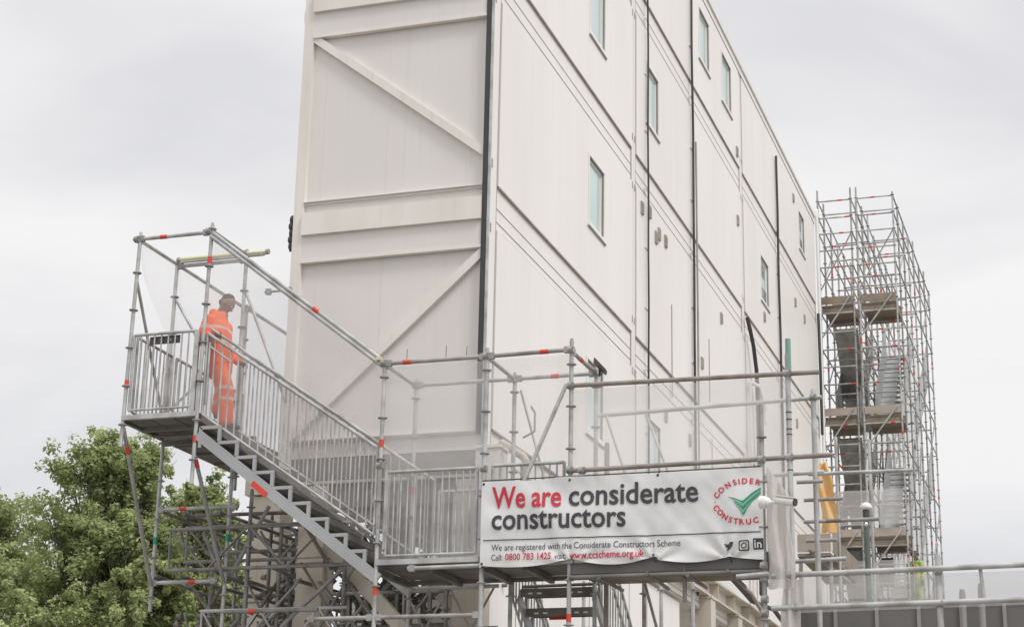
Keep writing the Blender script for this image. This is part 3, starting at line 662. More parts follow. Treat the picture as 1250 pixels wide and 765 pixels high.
# round emblem
def arc_text(b, txt, cxz, rx, rz, a0, a1, m, size, inward):
    for i, ch in enumerate(txt):
        if ch == ' ': continue
        a = R_(a0 + (a1 - a0) * i / (len(txt) - 1)); vs, fs = text_mesh(ch, .022); mid = (min(v[0] for v in vs) + max(v[0] for v in vs)) / 2
        px_, pz_ = cxz[0] + rx * math.cos(a), cxz[1] + rz * math.sin(a)
        tx, tz = -rx * math.sin(a), rz * math.cos(a); l = math.hypot(tx, tz); tx /= l; tz /= l
        if not inward: tx, tz = -tx, -tz
        nx, nz = -tz, tx
        on_banner(b, ([(px_ + (v[0] - mid) * size * tx + (v[1] - .35) * size * nx, pz_ + (v[0] - mid) * size * tz + (v[1] - .35) * size * nz) for v in vs], fs), m)
b = MB()
C0 = bx_(911, 611)
for ch, x_, y_, rot in (('C', 875, 604.5, 62), ('O', 880.5, 598, 47), ('N', 888.7, 592, 30), ('S', 897, 588.3, 17), ('I', 902.3, 587.4, 8), ('D', 909, 586.4, 0), ('E', 917.5, 586.6, -7), ('R', 925.5, 588, -15),
                    ('·', 872.8, 612.5, 90), ('C', 874.8, 619.5, -62), ('O', 879.5, 625.2, -45), ('N', 885.3, 630.5, -33), ('S', 892, 634.2, -20), ('T', 898.8, 636, -8), ('R', 905.8, 636.6, 0), ('U', 914, 636, 5), ('C', 922.5, 634.4, 12)):
    if ch == '·': b.build('emblem_lettering', bn); b = MB()
    vs, fs = text_mesh(ch, .03); mid = (min(v[0] for v in vs) + max(v[0] for v in vs)) / 2; c = bx_(x_, y_); a = R_(rot + 2); s_ = .086
    on_banner(b, ([(c[0] + ((v[0] - mid) * math.cos(a) - (v[1] - .35) * math.sin(a)) * s_, c[1] + ((v[0] - mid) * math.sin(a) + (v[1] - .35) * math.cos(a)) * s_) for v in vs], fs), M['text_red'])
b.build('emblem_lettering', bn)
def tickpts(l): return [bx_(860 + u * .10455, 570 + v * .10455) for u, v in l]
b = MB()
def strip(b, A, B, m):
    A = tickpts(A); B = tickpts(B); vs = A + B; n = len(A)
    on_banner(b, (vs, [(i, i + 1, n + i + 1, n + i) for i in range(n - 1)]), m, .009)
strip(b, [(265, 345), (350, 360), (415, 385), (450, 395), (500, 350), (560, 295), (660, 235)], [(300, 360), (370, 380), (425, 405), (452, 425), (505, 375), (570, 315), (660, 255)], M['text_green'])
strip(b, [(290, 358), (370, 385), (425, 410), (452, 430), (505, 382), (572, 320), (660, 262)], [(320, 370), (385, 410), (430, 440), (453, 455), (510, 398), (580, 335), (660, 275)], M['text_green_light'])
strip(b, [(315, 370), (385, 415), (430, 445), (453, 462), (512, 402), (582, 340), (660, 280)], [(335, 385), (395, 435), (435, 475), (456, 500), (515, 425), (585, 355), (660, 292)], M['text_green'])
strip(b, [(335, 390), (395, 440), (435, 480), (456, 508), (516, 430), (588, 358), (660, 296)], [(345, 400), (402, 465), (440, 520), (460, 565), (500, 475), (560, 380), (660, 302)], M['text_green_light'])
strip(b, [(345, 402), (402, 467), (440, 522), (460, 535), (490, 470), (552, 378), (660, 304)], [(348, 410), (405, 478), (445, 540), (462, 568), (505, 480), (565, 392), (660, 312)], M['text_green'])
b.build('emblem_tick', bn)
def sp_(l): return [bx_(870 + u * .0653, 640 + v * .0653) for u, v in l]
b = MB()
bird = sp_([(215, 345), (250, 362), (300, 368), (310, 345), (335, 325), (362, 325), (395, 325), (385, 350), (375, 395), (350, 430), (310, 460), (275, 470), (240, 468), (270, 455), (285, 440), (250, 420), (235, 400), (255, 400), (225, 375)])
cx_, cz_ = sum(p[0] for p in bird) / len(bird), sum(p[1] for p in bird) / len(bird)
from mathutils.geometry import tessellate_polygon
on_banner(b, (bird, [tuple(t) for t in tessellate_polygon([[Vector((p[0], p[1], 0)) for p in bird]])]), M['text_dark'], .009)
def ring(b, c, ro, ri, n, m, p=2.0):
    o = []; q = []
    for i in range(n):
        a = 2 * math.pi * i / n; ca, sa = math.cos(a), math.sin(a); k = (abs(ca) ** p + abs(sa) ** p) ** (-1 / p)
        o.append((c[0] + ro * ca * k, c[1] + ro * sa * k)); q.append((c[0] + ri * ca * k, c[1] + ri * sa * k))
    on_banner(b, (o + q, [(i, (i + 1) % n, n + (i + 1) % n, n + i) for i in range(n)]), m)
c = sp_([(585, 388)])[0]; ring(b, c, .060, .048, 40, M['text_dark'], 6); ring(b, c, .034, .022, 30, M['text_dark']); ring(b, (c[0] + .034, c[1] + .034), .006, .001, 8, M['text_dark'])
c = sp_([(855, 360)])[0]
def rect(b, x0, z0, x1, z1, m, off=.005): b.add([(x, bump(x, z) - off, z) for x, z in ((x0, z0), (x1, z0), (x1, z1), (x0, z1))], [(0, 1, 2, 3)], m)
for gi in range(6):
    gx0 = c[0] - .055; gx1 = min(c[0] + .06, 3.797); rect(b, gx0 + (gx1 - gx0) * gi / 6, c[1] - .06, gx0 + (gx1 - gx0) * (gi + 1) / 6, c[1] + .06, M['text_dark'], .007)
rect(b, c[0] - .040, c[1] - .045, c[0] - .024, c[1] + .015, M['banner'], .016); rect(b, c[0] - .040, c[1] + .024, c[0] - .024, c[1] + .040, M['banner'], .016)
rect(b, c[0] - .012, c[1] - .045, c[0] + .004, c[1] + .015, M['banner'], .016); rect(b, c[0] + .0045, c[1] + .0, c[0] + .03, c[1] + .015, M['banner'], .016); rect(b, c[0] + .024, c[1] - .045, c[0] + .040, c[1] - .0005, M['banner'], .016)
b.build('social_icons', bn)

# ------------------------------------------------------------------ cctv
cc = thing('security_camera', (3.87, -1.68, 5.6), 'white bullet security camera clamped to the post at the end of the banner', 'camera')
b = MB(); b.tube((3.80, -1.72, 5.52), (3.86, -1.74, 5.515), .07, M['pvc'], 16); b.ball((3.86, -1.74, 5.515), .058, M['pvc'], 12, 8); b.build('mount', cc)
b = MB(); b.tube((3.9, -1.75, 5.51), (4.02, -1.78, 5.495), .018, M['pvc'], 10); b.build('bracket', cc)
b = MB(); b.tube((3.98, -1.78, 5.525), (4.19, -1.86, 5.475), .045, M['pvc'], 16); b.bar((3.98, -1.78, 5.572), (4.22, -1.87, 5.515), .095, .012, M['pvc']); b.build('housing', cc)
b = MB(); b.tube((4.191, -1.8605, 5.475), (4.203, -1.865, 5.472), .041, M['darkplastic'], 16); b.build('lens', cc)
dp = at(1057, 618, Y=2.0)
dc = thing('dome_camera', (dp.x, 2, 0), 'white dome camera on a dark green pole before the far scaffold tower', 'camera')
b = MB(); b.tube((dp.x + .0, 2, 0), (dp.x, 2, dp.z - .12), .036, mat('dark_green_pole', (.13, .17, .15), .5), 12); b.build('pole', dc)
b = MB(); b.tube((dp.x, 2, dp.z - .13), (dp.x, 2, dp.z - .02), .045, M['darkplastic'], 14); b.tube((dp.x, 2, dp.z - .02), (dp.x, 2, dp.z + .0), .075, M['pvc'], 16); b.ball((dp.x, 2, dp.z), .072, M['pvc'], 16, 10, (1, 1, .75)); b.build('dome', dc)
b = MB(); b.tube((dp.x, 1.93, dp.z - .25), (dp.x, 2, dp.z - .2), .02, M['pvc'], 8); b.build('bracket', dc)

# ------------------------------------------------------------------ lamps
lt = thing('batten_light', (-3.55, YB, 9.4), 'yellowed tube light lying along the upper back rail of the stair', 'light fitting')
b = MB(); b.tube((-4.24, YB - .03, 9.41), (-2.93, YB - .03, 9.405), .033, M['yellowlamp'], 12); b.build('diffuser', lt)
b = MB()
for x in (-4.26, -2.95): b.tube((x, YB - .03, 9.41), (x + .04, YB - .03, 9.41), .038, M['vent'], 12)
b.bar((-4.2, YB - .03, 9.375), (-2.98, YB - .03, 9.375), .05, .02, M['galv']); b.build('housing', lt)
fl = thing('floodlight', (1.62, YB, 7.44), 'small black floodlight on the rear rail corner above the banner', 'light fitting')
b = MB(); b.bar((1.60, YB - .16, 7.55), (1.74, YB - .12, 7.41), .14, .025, M['darkplastic']); 
for i in range(5): b.bar((1.61 + .027 * i, YB - .16, 7.54 - .03 * i), (1.62 + .027 * i, YB - .16, 7.585 - .03 * i), .12, .01, M['darkplastic'])
b.build('housing', fl)
b = MB(); b.tube((1.62, YB, 7.42), (1.67, YB - .13, 7.5), .015, M['darkplastic'], 8); b.build('bracket', fl)
bl = MB(); bl.path([(.84, YB - .1, 6.75), (.84, YB - .1, 6.98), (.80, YB - .12, 7.05)], .014, M['vent']); bl.path([(.84, YB - .1, 6.75), (.70, YB - .1, 6.68)], .014, M['vent'])
tag(bl.build('wire_hook'), 'small bent grey hook bracket behind the landing posts', 'bracket')
# bent cream pipe under the building end by the landing
b = MB(); b.path([(.25, -.1, 6.75), (.55, -.1, 6.55), (.58, -.1, 6.5), (.58, -.1, 6.2)], .05, M['column']); tag(b.build('waste_pipe'), 'bent cream waste pipe at the base of the building corner', 'pipe')
b = MB(); b.box((.0 + .05, -.45, 5.0), (.36, -.15, 6.6), M['panel']); b.box((.03, -.47, 6.602), (.38, -.13, 6.64), M['frame']); tag(b.build('riser_box'), 'cream boxed riser standing behind the landing at the building corner', 'casing')

# ------------------------------------------------------------------ right-hand bridge rail and hoarding
br = thing('footbridge_handrail', (5.6, YF, 0), 'grey tube handrail of the low right-hand walkway', 'handrail')
ledger(br, (3.86, YF - .05, 4.75), (7.7, YF - .05, 4.80), m='galv', heads=False, r=.030); ledger(br, (3.86, YF - .05, 4.40), (7.7, YF - .05, 4.44), m='galv', heads=False, r=.030)
standard(br, 5.62, YF, 0, 4.90, 9, r=.034, m='galv', name='tube')
for z in (4.75, 4.41): coupler(br, (5.62, YF - .01, z)); coupler(br, (4.09, YF - .01, z))
b = MB(); b.tube((6.05, YF, 4.76), (6.07, YF, 4.44), .02, M['galv'], 8); b.build('tube', br)
for x, z in ((5.78, 4.66), (5.98, 4.72)): standard(br, x, -.6, 0, z, 9, r=.035, m='sheetgrey', name='tube')
hd = thing('hoarding', (5.6, -.3, 0), 'grey hoarding panels with upright battens below the right-hand handrail', 'hoarding')
for i in range(9):
    x0 = 3.9 + .46 * i; b = MB(); b.box((x0, -.33, 0), (x0 + .455, -.30, 4.30), M['sheetgrey']); b.box((x0, -.345, 4.302), (x0 + .455, -.29, 4.56), M['sheetdark'])
    b.box((x0 - .02, -.37, 0), (x0 + .02, -.346, 4.56), M['sheetgrey']); b.build('panel', hd)
b = MB(); b.box((3.88, -.36, 4.562), (8.05, -.28, 4.59), M['galv_dull']); b.build('top_rail', hd)

# plywood platform box and orange sheet behind it
py = 2.0; a = at(973, 652, Y=py); c = at(1014, 672, Y=py)
bxo = thing('plywood_loading_bay', (a.x, py, 5.4), 'brown plywood edge board of a small platform left of the dome camera', 'platform')
b = MB(); b.box((a.x, py, c.z), (c.x, py + .02, a.z), M['plylight']); b.build('edge_board', bxo)
b = MB(); b.add([(c.x, py + .02, c.z), (c.x, py + .02, a.z), (c.x + .03, py + 2.3, a.z + .02), (c.x + .03, py + 2.3, c.z)], [(0, 1, 2, 3)], M['ply']); b.box((c.x, py + .021, c.z - .0), (c.x + .02, py + .04, a.z + .004), M['pvc'])
b.build('side_board', bxo)
b = MB(); b.box((a.x, py, c.z - .06), (c.x, py + 2.3, c.z - .02), M['ply']); b.build('deck', bxo)
b = MB(); b.tube((a.x - .1, py - .05, c.z - .13), (c.x + .2, py - .05, c.z - .11), .028, M['galv'], 10); b.tube((a.x + .15, py - .12, c.z + .02), (c.x + .05, py + 1.2, c.z - .22), .028, M['galv_dull'], 10)
for xx in (a.x + .02, c.x - .02): b.tube((xx, py + .1, 0), (xx, py + .1, c.z - .07), .026, M['galv'], 10)
b.build('tube', bxo)
o_ = MB(); pts = []
for j in range(21):
    v = j / 20
    for i in range(9):
        u = i / 8; top = at(1002, 565, Y=py + .3); bot = at(1002, 650, Y=py + .3)
        wdt = .10 + .10 * min(1, (1 - v) * 3 + .2) * (1 if v < .85 else (1 - v) / .15)
        pts.append((bot.x + wdt * u + .02 * math.sin(v * 7), py + .3 + .04 * math.sin(u * 8 + v * 5), bot.z + (top.z - bot.z) * v))
o_.add(pts, [(j * 9 + i, j * 9 + i + 1, (j + 1) * 9 + i + 1, (j + 1) * 9 + i) for j in range(20) for i in range(8)], M['orange_sheet'], True)
tag(o_.build('orange_sheet'), 'narrow orange plastic sheet hanging above the plywood platform', 'sheet')
p_ = at(1020, 690, Y=2.6)
for xx, yt, lab in ((1020, 535, 'slim bright upright tube left of the dome camera'), (1060.5, 536, 'slim bright upright tube rising just behind the dome camera')):
    p_ = at(xx, yt, Y=2.6); o = tag(MBt(xx, yt).build('upright_tube') if False else (lambda q: (q.tube((p_.x, 2.6, 0), (p_.x, 2.6, p_.z), .022, M['galv'], 8), q.build('upright_tube'))[1])(MB()), lab, 'tube')

# ------------------------------------------------------------------ dense support scaffold below left
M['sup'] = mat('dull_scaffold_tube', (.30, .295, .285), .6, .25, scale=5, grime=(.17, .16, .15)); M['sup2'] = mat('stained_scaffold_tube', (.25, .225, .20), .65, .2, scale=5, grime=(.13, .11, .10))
sp = thing('support_scaffold', (-1.8, 1, 0), 'dense weathered scaffold of tubes and lattice girders under the stair and building', 'scaffold')
rs = random.Random(5)
XS = [-3.9, -3.4, -2.95, -2.6, -2.25, -1.8, -1.3, -.9, -.5]; YS = [.3, 1.1, 1.9, 2.7]
for yy in YS:
    for x in XS:
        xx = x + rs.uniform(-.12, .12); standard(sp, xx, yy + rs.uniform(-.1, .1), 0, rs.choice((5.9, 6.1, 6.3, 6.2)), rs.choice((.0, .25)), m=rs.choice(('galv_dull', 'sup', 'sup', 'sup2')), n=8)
for yy in YS:
    for z in (6.02, 5.5, 5.08, 4.55, 4.1, 3.5):
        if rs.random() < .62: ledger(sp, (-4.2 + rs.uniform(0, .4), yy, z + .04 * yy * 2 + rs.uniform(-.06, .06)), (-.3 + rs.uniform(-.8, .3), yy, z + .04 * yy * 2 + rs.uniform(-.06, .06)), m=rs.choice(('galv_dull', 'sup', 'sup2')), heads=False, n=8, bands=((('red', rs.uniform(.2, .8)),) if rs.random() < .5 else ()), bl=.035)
for x in XS + [-4.25]:
    for z in (6.0, 5.15, 4.3): ledger(sp, (x, YB, z + rs.uniform(-.1, .1)), (x + rs.uniform(-.05, .05), 3.2, z + rs.uniform(-.1, .1)), m='sup', heads=False, n=8, name='transom')
for i in range(80):
    x = rs.uniform(-4.2, -.9); yy = rs.choice(YS + [YB + .06]); z = rs.choice((4.0, 4.5, 5.0, 5.2)); dx = rs.choice((-.95, .95, .5, -.5)); dz = rs.uniform(.6, 1.05)
    if yy == YB + .06 and not (-4.2 < x + dx < -1.4): dx = -dx
    ledger(sp, (x, yy + .05, z), (min(max(x + dx, -4.3), -.4), yy + rs.uniform(-.1, .5), min(z + dz, 6.2)), m=rs.choice(('galv_dull', 'sup', 'sup2')), heads=False, n=8, name='diagonal_tube', r=rs.choice((.0255, .018)))
for i in range(60):
    x = rs.choice(XS + [-4.2]) + rs.uniform(-.1, .1); coupler(sp, (x, rs.choice(YS), rs.choice((6.1, 5.6, 5.15, 4.65, 4.2)) + rs.uniform(-.05, .1)), 'sup2')
def girder(x0, x1, y, z, h=.45, m='galv', dx=.45, top='galv'):
    b = MB(); b.tube((x0, y, z), (x1, y, z), .024, M[top], 8); b.tube((x0, y, z - h), (x1, y, z - h), .024, M[m], 8); x = x0; k = 0
    b.tube((x0 + .02, y, z), (x0 + .02, y, z - h), .016, M[m], 6)
    while x + dx / 2 < x1: b.tube((x + .02, y, z - h if k % 2 else z), (x + dx / 2, y, z if k % 2 else z - h), .015, M[m], 6); x += dx / 2; k += 1
    b.build('lattice_girder', sp)
for i in range(30):
    x = rs.uniform(-3.5, -1.9); y = rs.uniform(.1, 2.6); z = rs.uniform(3.6, 5.2)
    if i % 3: standard(sp, x, y, z - 2.5, z + rs.uniform(.5, 1.0), rs.choice((0, .25)), m=rs.choice(('sup', 'sup2', 'galv_dull')), n=8, r=rs.choice((.0255, .018)))
    else: ledger(sp, (x, y, z), (x + rs.uniform(-.9, .9), y + rs.uniform(-.6, .6), z + rs.uniform(-.6, .8)), m=rs.choice(('sup', 'sup2')), heads=False, n=8, name='diagonal_tube')
girder(-4.05, -1.45, YB - .06, 5.74, .52, 'sup', 1.1, 'sup'); girder(-4.1, -1.3, .0, 5.86, .45, 'sup', .9, 'sup')
girder(-3.55, -1.55, YB - .02, 4.88 - .5 + .32, .55, 'galv', .8); girder(-2.4, -.5, .35, 5.0, .5, 'galv', .8); girder(-.95, .3, -.2, 4.95, .5, 'galv_dull', .6)
ledger(sp, (-3.0, -.9, 4.62), (-1.75, -.9, 4.62), m='sup', heads=False, bands=(('red', .3),))
standard(sp, -2.95, YB, 0, 6.2, .0, m='sup'); standard(sp, -1.62, YB, 0, 5.9, .0, m='sup')

# ------------------------------------------------------------------ far scaffold stair towers
M['cheek'] = mat('grey_stair_cheek', (.50, .52, .525), .55, .1, var=.06)
def far_tower(xa, xb, label, sd_, stairs_left):
    rr = random.Random(sd_); t = thing('scaffold_tower', ((xa + xb) / 2, 32, 0), label, 'scaffold tower', 'scaffold towers at the far end of the building')
    YR = [27.6, 28.7, 30.0, 31.3, 32.6, 34.1, 35.6, 37.1]
    for i, y in enumerate(YR):
        for x in (xa, xb):
            standard(t, x, y, 0, 20.12 + rr.choice((0, .05, .1, .28)), .1, m=rr.choice(('galv', 'galv', 'galv_dull')), n=6, r=.028, bands=[('red', rr.uniform(9.8, 19)) for _ in range(2)])
    lv = [20.08, 19.57, 19.1, 18.6, 18.1, 17.75, 16.75, 16.2, 15.7, 15.2, 14.7, 13.55, 13.0, 12.4, 11.9, 11.3, 10.2, 9.7, 9.2]
    for i, y in enumerate(YR):
        for j, z in enumerate(lv if i == 0 else lv[::2] if i in (1, 4) else lv[(i % 3)::3]):
            if len(lv) and rr.random() < .96: ledger(t, (xa, y, z), (xb, y, z), m=rr.choice(('galv', 'galv', 'galv_dull')), n=6, heads=False, r=.022, bands=((('red', rr.uniform(.2, .9)),) if rr.random() < .45 else ()), bl=.06)
    for x in (xa, xb):
        for z in lv[::2] + [19.57]:
            ledger(t, (x, YR[0], z + .03), (x, YR[-1], z + .03), m=rr.choice(('galv', 'galv_dull')), n=6, heads=False, r=.022, name='long_ledger')
    for k, z in enumerate((16.75, 13.55, 10.2)):
        b = MB()
        b.box((xa + .03, 27.55, z + .26), (xb - .03, 27.59, z + .47), M['plylight' if k else 'ply'])
        b.box((xa + .03, 27.62, z + .18), (xb - .03, 29.0, z + .24), M['ply']); b.box((xa + .03, 27.62, z + .02), (xb - .03, 27.66, z + .16), M['ply'])
        b.box((xa + .03, 28.95, z + .02), (xb - .03, 29.0, z + .5), M['ply'])
        b.build('platform', t)
        ledger(t, (xa, 27.53, z - .75), (xb - .12, 27.53, z + .42), n=6, heads=False, r=.024, name='diagonal_tube')
        if stairs_left:
            b = MB(); b.bar((xa + .5, 29.05, z - .05), (xa + .5, 31.4, z - 2.5), .62, .08, M['galv_dull']); b.bar((xa + .17, 29.05, z + .1), (xa + .17, 31.4, z - 2.35), .05, .2, M['alu']); b.build('stair_soffit', t)
    for x in (xa, xb):
        for ya, yb, z0 in ((31.2, 34.7, 17.5), (28.7, 31.2, 18.2), (34.7, 37.1, 18.2), (28.7, 31.2, 15), (31.2, 32.3, 12), (34.7, 37.1, 14), (34.7, 37.1, 11)): ledger(t, (x, ya, z0), (x, yb, z0 + 1.9), n=6, heads=False, r=.02, name='diagonal_tube', m='galv_dull')
    ledger(t, (xa, 27.6, 17.4), (xb, 27.6, 19.1), n=6, heads=False, r=.02, name='diagonal_tube', m='galv_dull')
    for k, z in enumerate((10.4, 13.75, 6.95)):
        # flights rising away from the camera with solid side cheeks
        b = MB()
        for x in (xa + .14, xb - .14):
            b.add([(x, 29.0, z - .10), (x, 29.0, z + 1.0), (x, 32.2, z + 3.9), (x, 32.2, z + 2.75)], [(0, 1, 2, 3)], M['cheek'])
            b.bar((x, 29.0, z), (x, 32.2, z + 3.0), .04, .16, M['alu'])
        if not stairs_left: b.bar((xa + .36, 29.1, z + .05), (xa + .36, 32.1, z + 2.87), .40, .03, M['cheek'])
        f = b.build('stair_flight', t)
        tb = MB()
        for i in range(15): tb.box((xa + .16, 29.05 + .21 * i, z + .2 * i), (xb - .16, 29.27 + .21 * i, z + .03 + .2 * i), M['galv_dull'])
        tb.build('treads', f)
        if not stairs_left:
            b = MB()
            for x in (xb - .1,):
                b.add([(x, 31.6, z - .1), (x, 31.6, z + 1.0), (x, 36.6, z + 4.6), (x, 36.6, z + 3.3)], [(0, 1, 2, 3)], M['cheek']); b.bar((x, 31.6, z + .0), (x, 36.6, z + 3.4), .04, .14, M['alu'])
            b.build('stair_flight', t)
    return t
tq = None
t1 = far_tower(.04, .97, 'far scaffold tower hard against the building corner', 11, True)
t2 = far_tower(1.13, 2.14, 'outermost far scaffold tower with open sky on its right', 12, False)
b = MB(); b.box((.2, 27.62, 9.3), (.94, 27.64, 10.1), M['darkplastic']); b.build('dark_sheet', t1)
b = MB(); b.box((1.2, 28.9, 9.3), (1.6, 28.92, 10.1), M['darkplastic']); b.build('dark_sheet', t2)
b = MB(); b.box((.2, 27.3, 7.2), (2.6, 30.6, 8.66), M['vent']); b.box((.16, 27.2, 8.662), (2.7, 31.2, 8.70), M['ply'])
for q in ((.25, 27.4), (2.5, 27.4), (.25, 30.4), (2.5, 30.4)): b.box((q[0], q[1], 0), (q[0] + .12, q[1] + .12, 7.19), M['galv'])
tag(b.build('loading_platform'), 'grey loading platform at the foot of the far towers under the yellow-clad worker', 'platform')
for seed_, (pa, pb, za, zb_), lab in ((21, ((.16, 27.5), (2.1, 27.5), 10.75, 11.7), 'netting panel low on the front of the far towers'), (26, ((.16, 27.5), (2.1, 27.5), 8.8, 9.8), 'bottom netting sheet under the lowest visible deck of the far towers')):
    o = sheet('debris_net', (*pa, za), (*pb, za), (*pb, zb_), (*pa, zb_), 12, 8, .05, M['net'], seed=seed_); tag(o, lab, 'netting')

for seed_, y_, z0_, z1_, lab in ((25, 33.4, 8.8, 17.5, 'tall netting sheet at the back of the far towers'),):
    o = sheet('debris_net', (.06, y_, z0_), (2.1, y_, z0_), (2.1, y_, z1_), (.06, y_, z1_), 12, 12, .06, M['net'], seed=seed_); tag(o, lab, 'netting')
# ------------------------------------------------------------------ people
def capsule(b, p, q, r0, r1, m, n=14):
    p = Vector(p); q = Vector(q); b.ball(p, r0, m, n, 10); b.ball(q, r1, m, n, 10); b.tube(p, q, r0, m, n, r1)
def blob(name, caps, voxel, m, parent, balls=(), smooth=4):
    b = MB()
    for p, q, r0, r1 in caps: capsule(b, p, q, r0, r1, m)
    for c, r, sc in balls: b.ball(c, r, m, 16, 12, sc)
    t = b.build('tmp'); md = t.modifiers.new('r', 'REMESH'); md.mode = 'VOXEL'; md.voxel_size = voxel; md.use_smooth_shade = True
    sm_ = t.modifiers.new('s', 'SMOOTH'); sm_.iterations = smooth; sm_.factor = .5
    dg = bpy.context.evaluated_depsgraph_get(); dg.update(); me = bpy.data.meshes.new_from_object(t.evaluated_get(dg)); bpy.data.objects.remove(t)
    me.name = name; me.materials.clear(); me.materials.append(m); me.polygons.foreach_set('use_smooth', [True] * len(me.polygons))
    o = bpy.data.objects.new(name, me); col.objects.link(o); o.parent = parent; o.matrix_parent_inverse = Matrix.Translation(-world_loc(parent)); return o
def person(root, J, cloth, trouser, bands_j, bands_t, hood=True, voxel=.008, grip=None, hat=None):
    """J: joint positions; root an Empty. Facing J['face'] (unit, horizontal)"""
    V = Vector; F = V(J['face']).normalized(); S = V((0, 0, 1)).cross(F).normalized()   # S = left
    hd_ = V(J['head']); tilt = (F * math.cos(R_(J['nod'])) - V((0, 0, 1)) * math.sin(R_(J['nod']))).normalized(); hup = S.cross(tilt) * -1
    hup = (tilt.cross(S)) ; hup = hup if hup.z > 0 else -hup
    caps = [(J['neck'], hd_ - hup * .05, .066, .062), (J['pelvis'], J['chest'], .12, .135), (J['chest'], J['neck'], .12, .06)]
    for s in ('R', 'L'):
        caps += [(J['sh' + s], J['el' + s], .05, .04), (J['el' + s], J['wr' + s], .04, .028), (J['hip' + s], J['kn' + s], .085, .055), (J['kn' + s], J['an' + s], .055, .04), (J['chest'], J['sh' + s], .09, .05)]
        w_ = V(J['wr' + s]); h_ = V(J['ha' + s]); d = (h_ - w_).normalized(); caps.append((w_, w_ + d * .085, .027, .030))
        side = S if s == 'L' else -S
        across = d.cross(side).normalized(); fan = side.cross(d).normalized(); spread = F.cross(d)
        if spread.length < .2: spread = V((0, 0, 1)).cross(d)
        spread.normalize(); curl_ = J.get('curl' + s, V((0, 0, -1)))
        for i in range(4):
            k = (i - 1.5) * .02; ln = (.036, .042, .039, .03)[i]; a = w_ + d * .085 + spread * k; c1 = a + d * ln; c2 = c1 + (d * .3 + V(curl_)).normalized() * ln * .8; c3 = c2 + (V(curl_) - d * .5).normalized() * ln * .55
            caps += [(a - d * .02, c1, .010, .0095), (c1, c2, .0095, .009), (c2, c3, .009, .008)]
        a = w_ + d * .03 + spread * .028; c1 = a + (d * .5 + spread * .6 + V(curl_) * .4).normalized() * .04; caps += [(a, c1, .012, .011), (c1, c1 + (d * .7 + V(curl_) * .7).normalized() * .03, .011, .009)]
    # head: skull, jaw, nose, ears, brow
    balls = [(hd_ + hup * .02 - tilt * .008, .102, (.98, .86, 1.08))]
    caps += [(hd_ + tilt * .03 - hup * .03, hd_ + tilt * .055 - hup * .085, .06, .034), (hd_ + tilt * .092 + hup * .005, hd_ + tilt * .108 - hup * .028, .009, .015),
             (hd_ + tilt * .078 + S * .035 + hup * .028, hd_ + tilt * .078 - S * .035 + hup * .028, .014, .014), (hd_ + tilt * .084 - hup * .056 + S * .018, hd_ + tilt * .084 - hup * .056 - S * .018, .009, .009)]
    for s in (1, -1): caps.append((hd_ + S * .083 * s + hup * .012, hd_ + S * .088 * s - hup * .022, .016, .011))
    body = blob('body', caps, voxel, M['skin'], root, balls, 2)
    for s in (1, -1):
        e_ = MB(); e_.ball(hd_ + tilt * .084 + S * .032 * s + hup * .008, .011, M['pvc'], 10, 8); e_.ball(hd_ + tilt * .092 + S * .032 * s + hup * .006, .0055, M['hair'], 8, 6); e_.build('eye', root)
    if hat: blob('helmet', [], voxel, M[hat], root, [(hd_ + hup * .045 - tilt * .01, .125, (1.0, .88, .8))], 2)
    else: blob('hair', [(hd_ + hup * .045 - tilt * .035, hd_ - hup * .02 - tilt * .06, .076, .055)], voxel, M['hair'], root, [(hd_ + hup * .048 - tilt * .030, .090, (1, .95, .92))], 2)
    # jacket
    jc = []
    pe, ch, nk = V(J['pelvis']), V(J['chest']), V(J['neck'])
    for k in (-.075, 0, .075): jc += [(pe + S * k - V((0, 0, .08)), pe + S * k + V((0, 0, .1)), .155, .16), (pe + S * k + V((0, 0, .1)), ch + S * k, .155, .158), (ch + S * k, nk + S * k * .8 - V((0, 0, .04)), .145, .085)]
    for s in ('R', 'L'): jc += [(J['sh' + s], J['el' + s], .088, .072), (J['el' + s], V(J['wr' + s]).lerp(V(J['el' + s]), .12), .072, .055), (ch + V((0, 0, .03)), J['sh' + s], .11, .088)]
    if hood: jc += [(nk - F * .06 - V((0, 0, .01)) + S * .05, nk - F * .06 - V((0, 0, .01)) - S * .05, .062, .062), (nk - F * .03 + S * .06, nk + F * .05 + S * .03 + V((0, 0, .02)), .05, .045), (nk - F * .03 - S * .06, nk + F * .05 - S * .03 + V((0, 0, .02)), .05, .045), (nk - F * .08 + V((0, 0, .03)) + S * .04, nk - F * .08 + V((0, 0, .03)) - S * .04, .06, .06)]
    blob('jacket', jc, voxel * 1.2, banded('hi_vis_jacket', M[cloth], bands_j), root)
    tr_ = []
    for s in ('R', 'L'): tr_ += [(J['hip' + s], J['kn' + s], .13, .105), (J['kn' + s], V(J['an' + s]) + V((0, 0, .03)), .105, .095)]
    tr_.append((J['hipR'], J['hipL'], .125, .125)); blob('trousers', tr_, voxel * 1.2, banded('hi_vis_trousers', M[trouser], bands_t) if bands_t else M[trouser], root)
    for s in ('R', 'L'):
        a = V(J['an' + s]); blob('boot', [(a + V((0, 0, .06)), a - V((0, 0, .02)), .052, .052), (a - V((0, 0, .04)) - F * .02, a - V((0, 0, .05)) + F * .12, .047, .042), (a - V((0, 0, .055)) - F * .03, a - V((0, 0, .06)) + F * .16, .035, .033)], voxel, M['boot'], root)
        w_ = V(J['wr' + s]); d = (V(J['ha' + s]) - w_).normalized()
p1 = thing('person', (-3.1, -1.12, 6.85), 'worker in full orange hi-vis suit descending the stair, head bowed, hand on the rail', 'person')
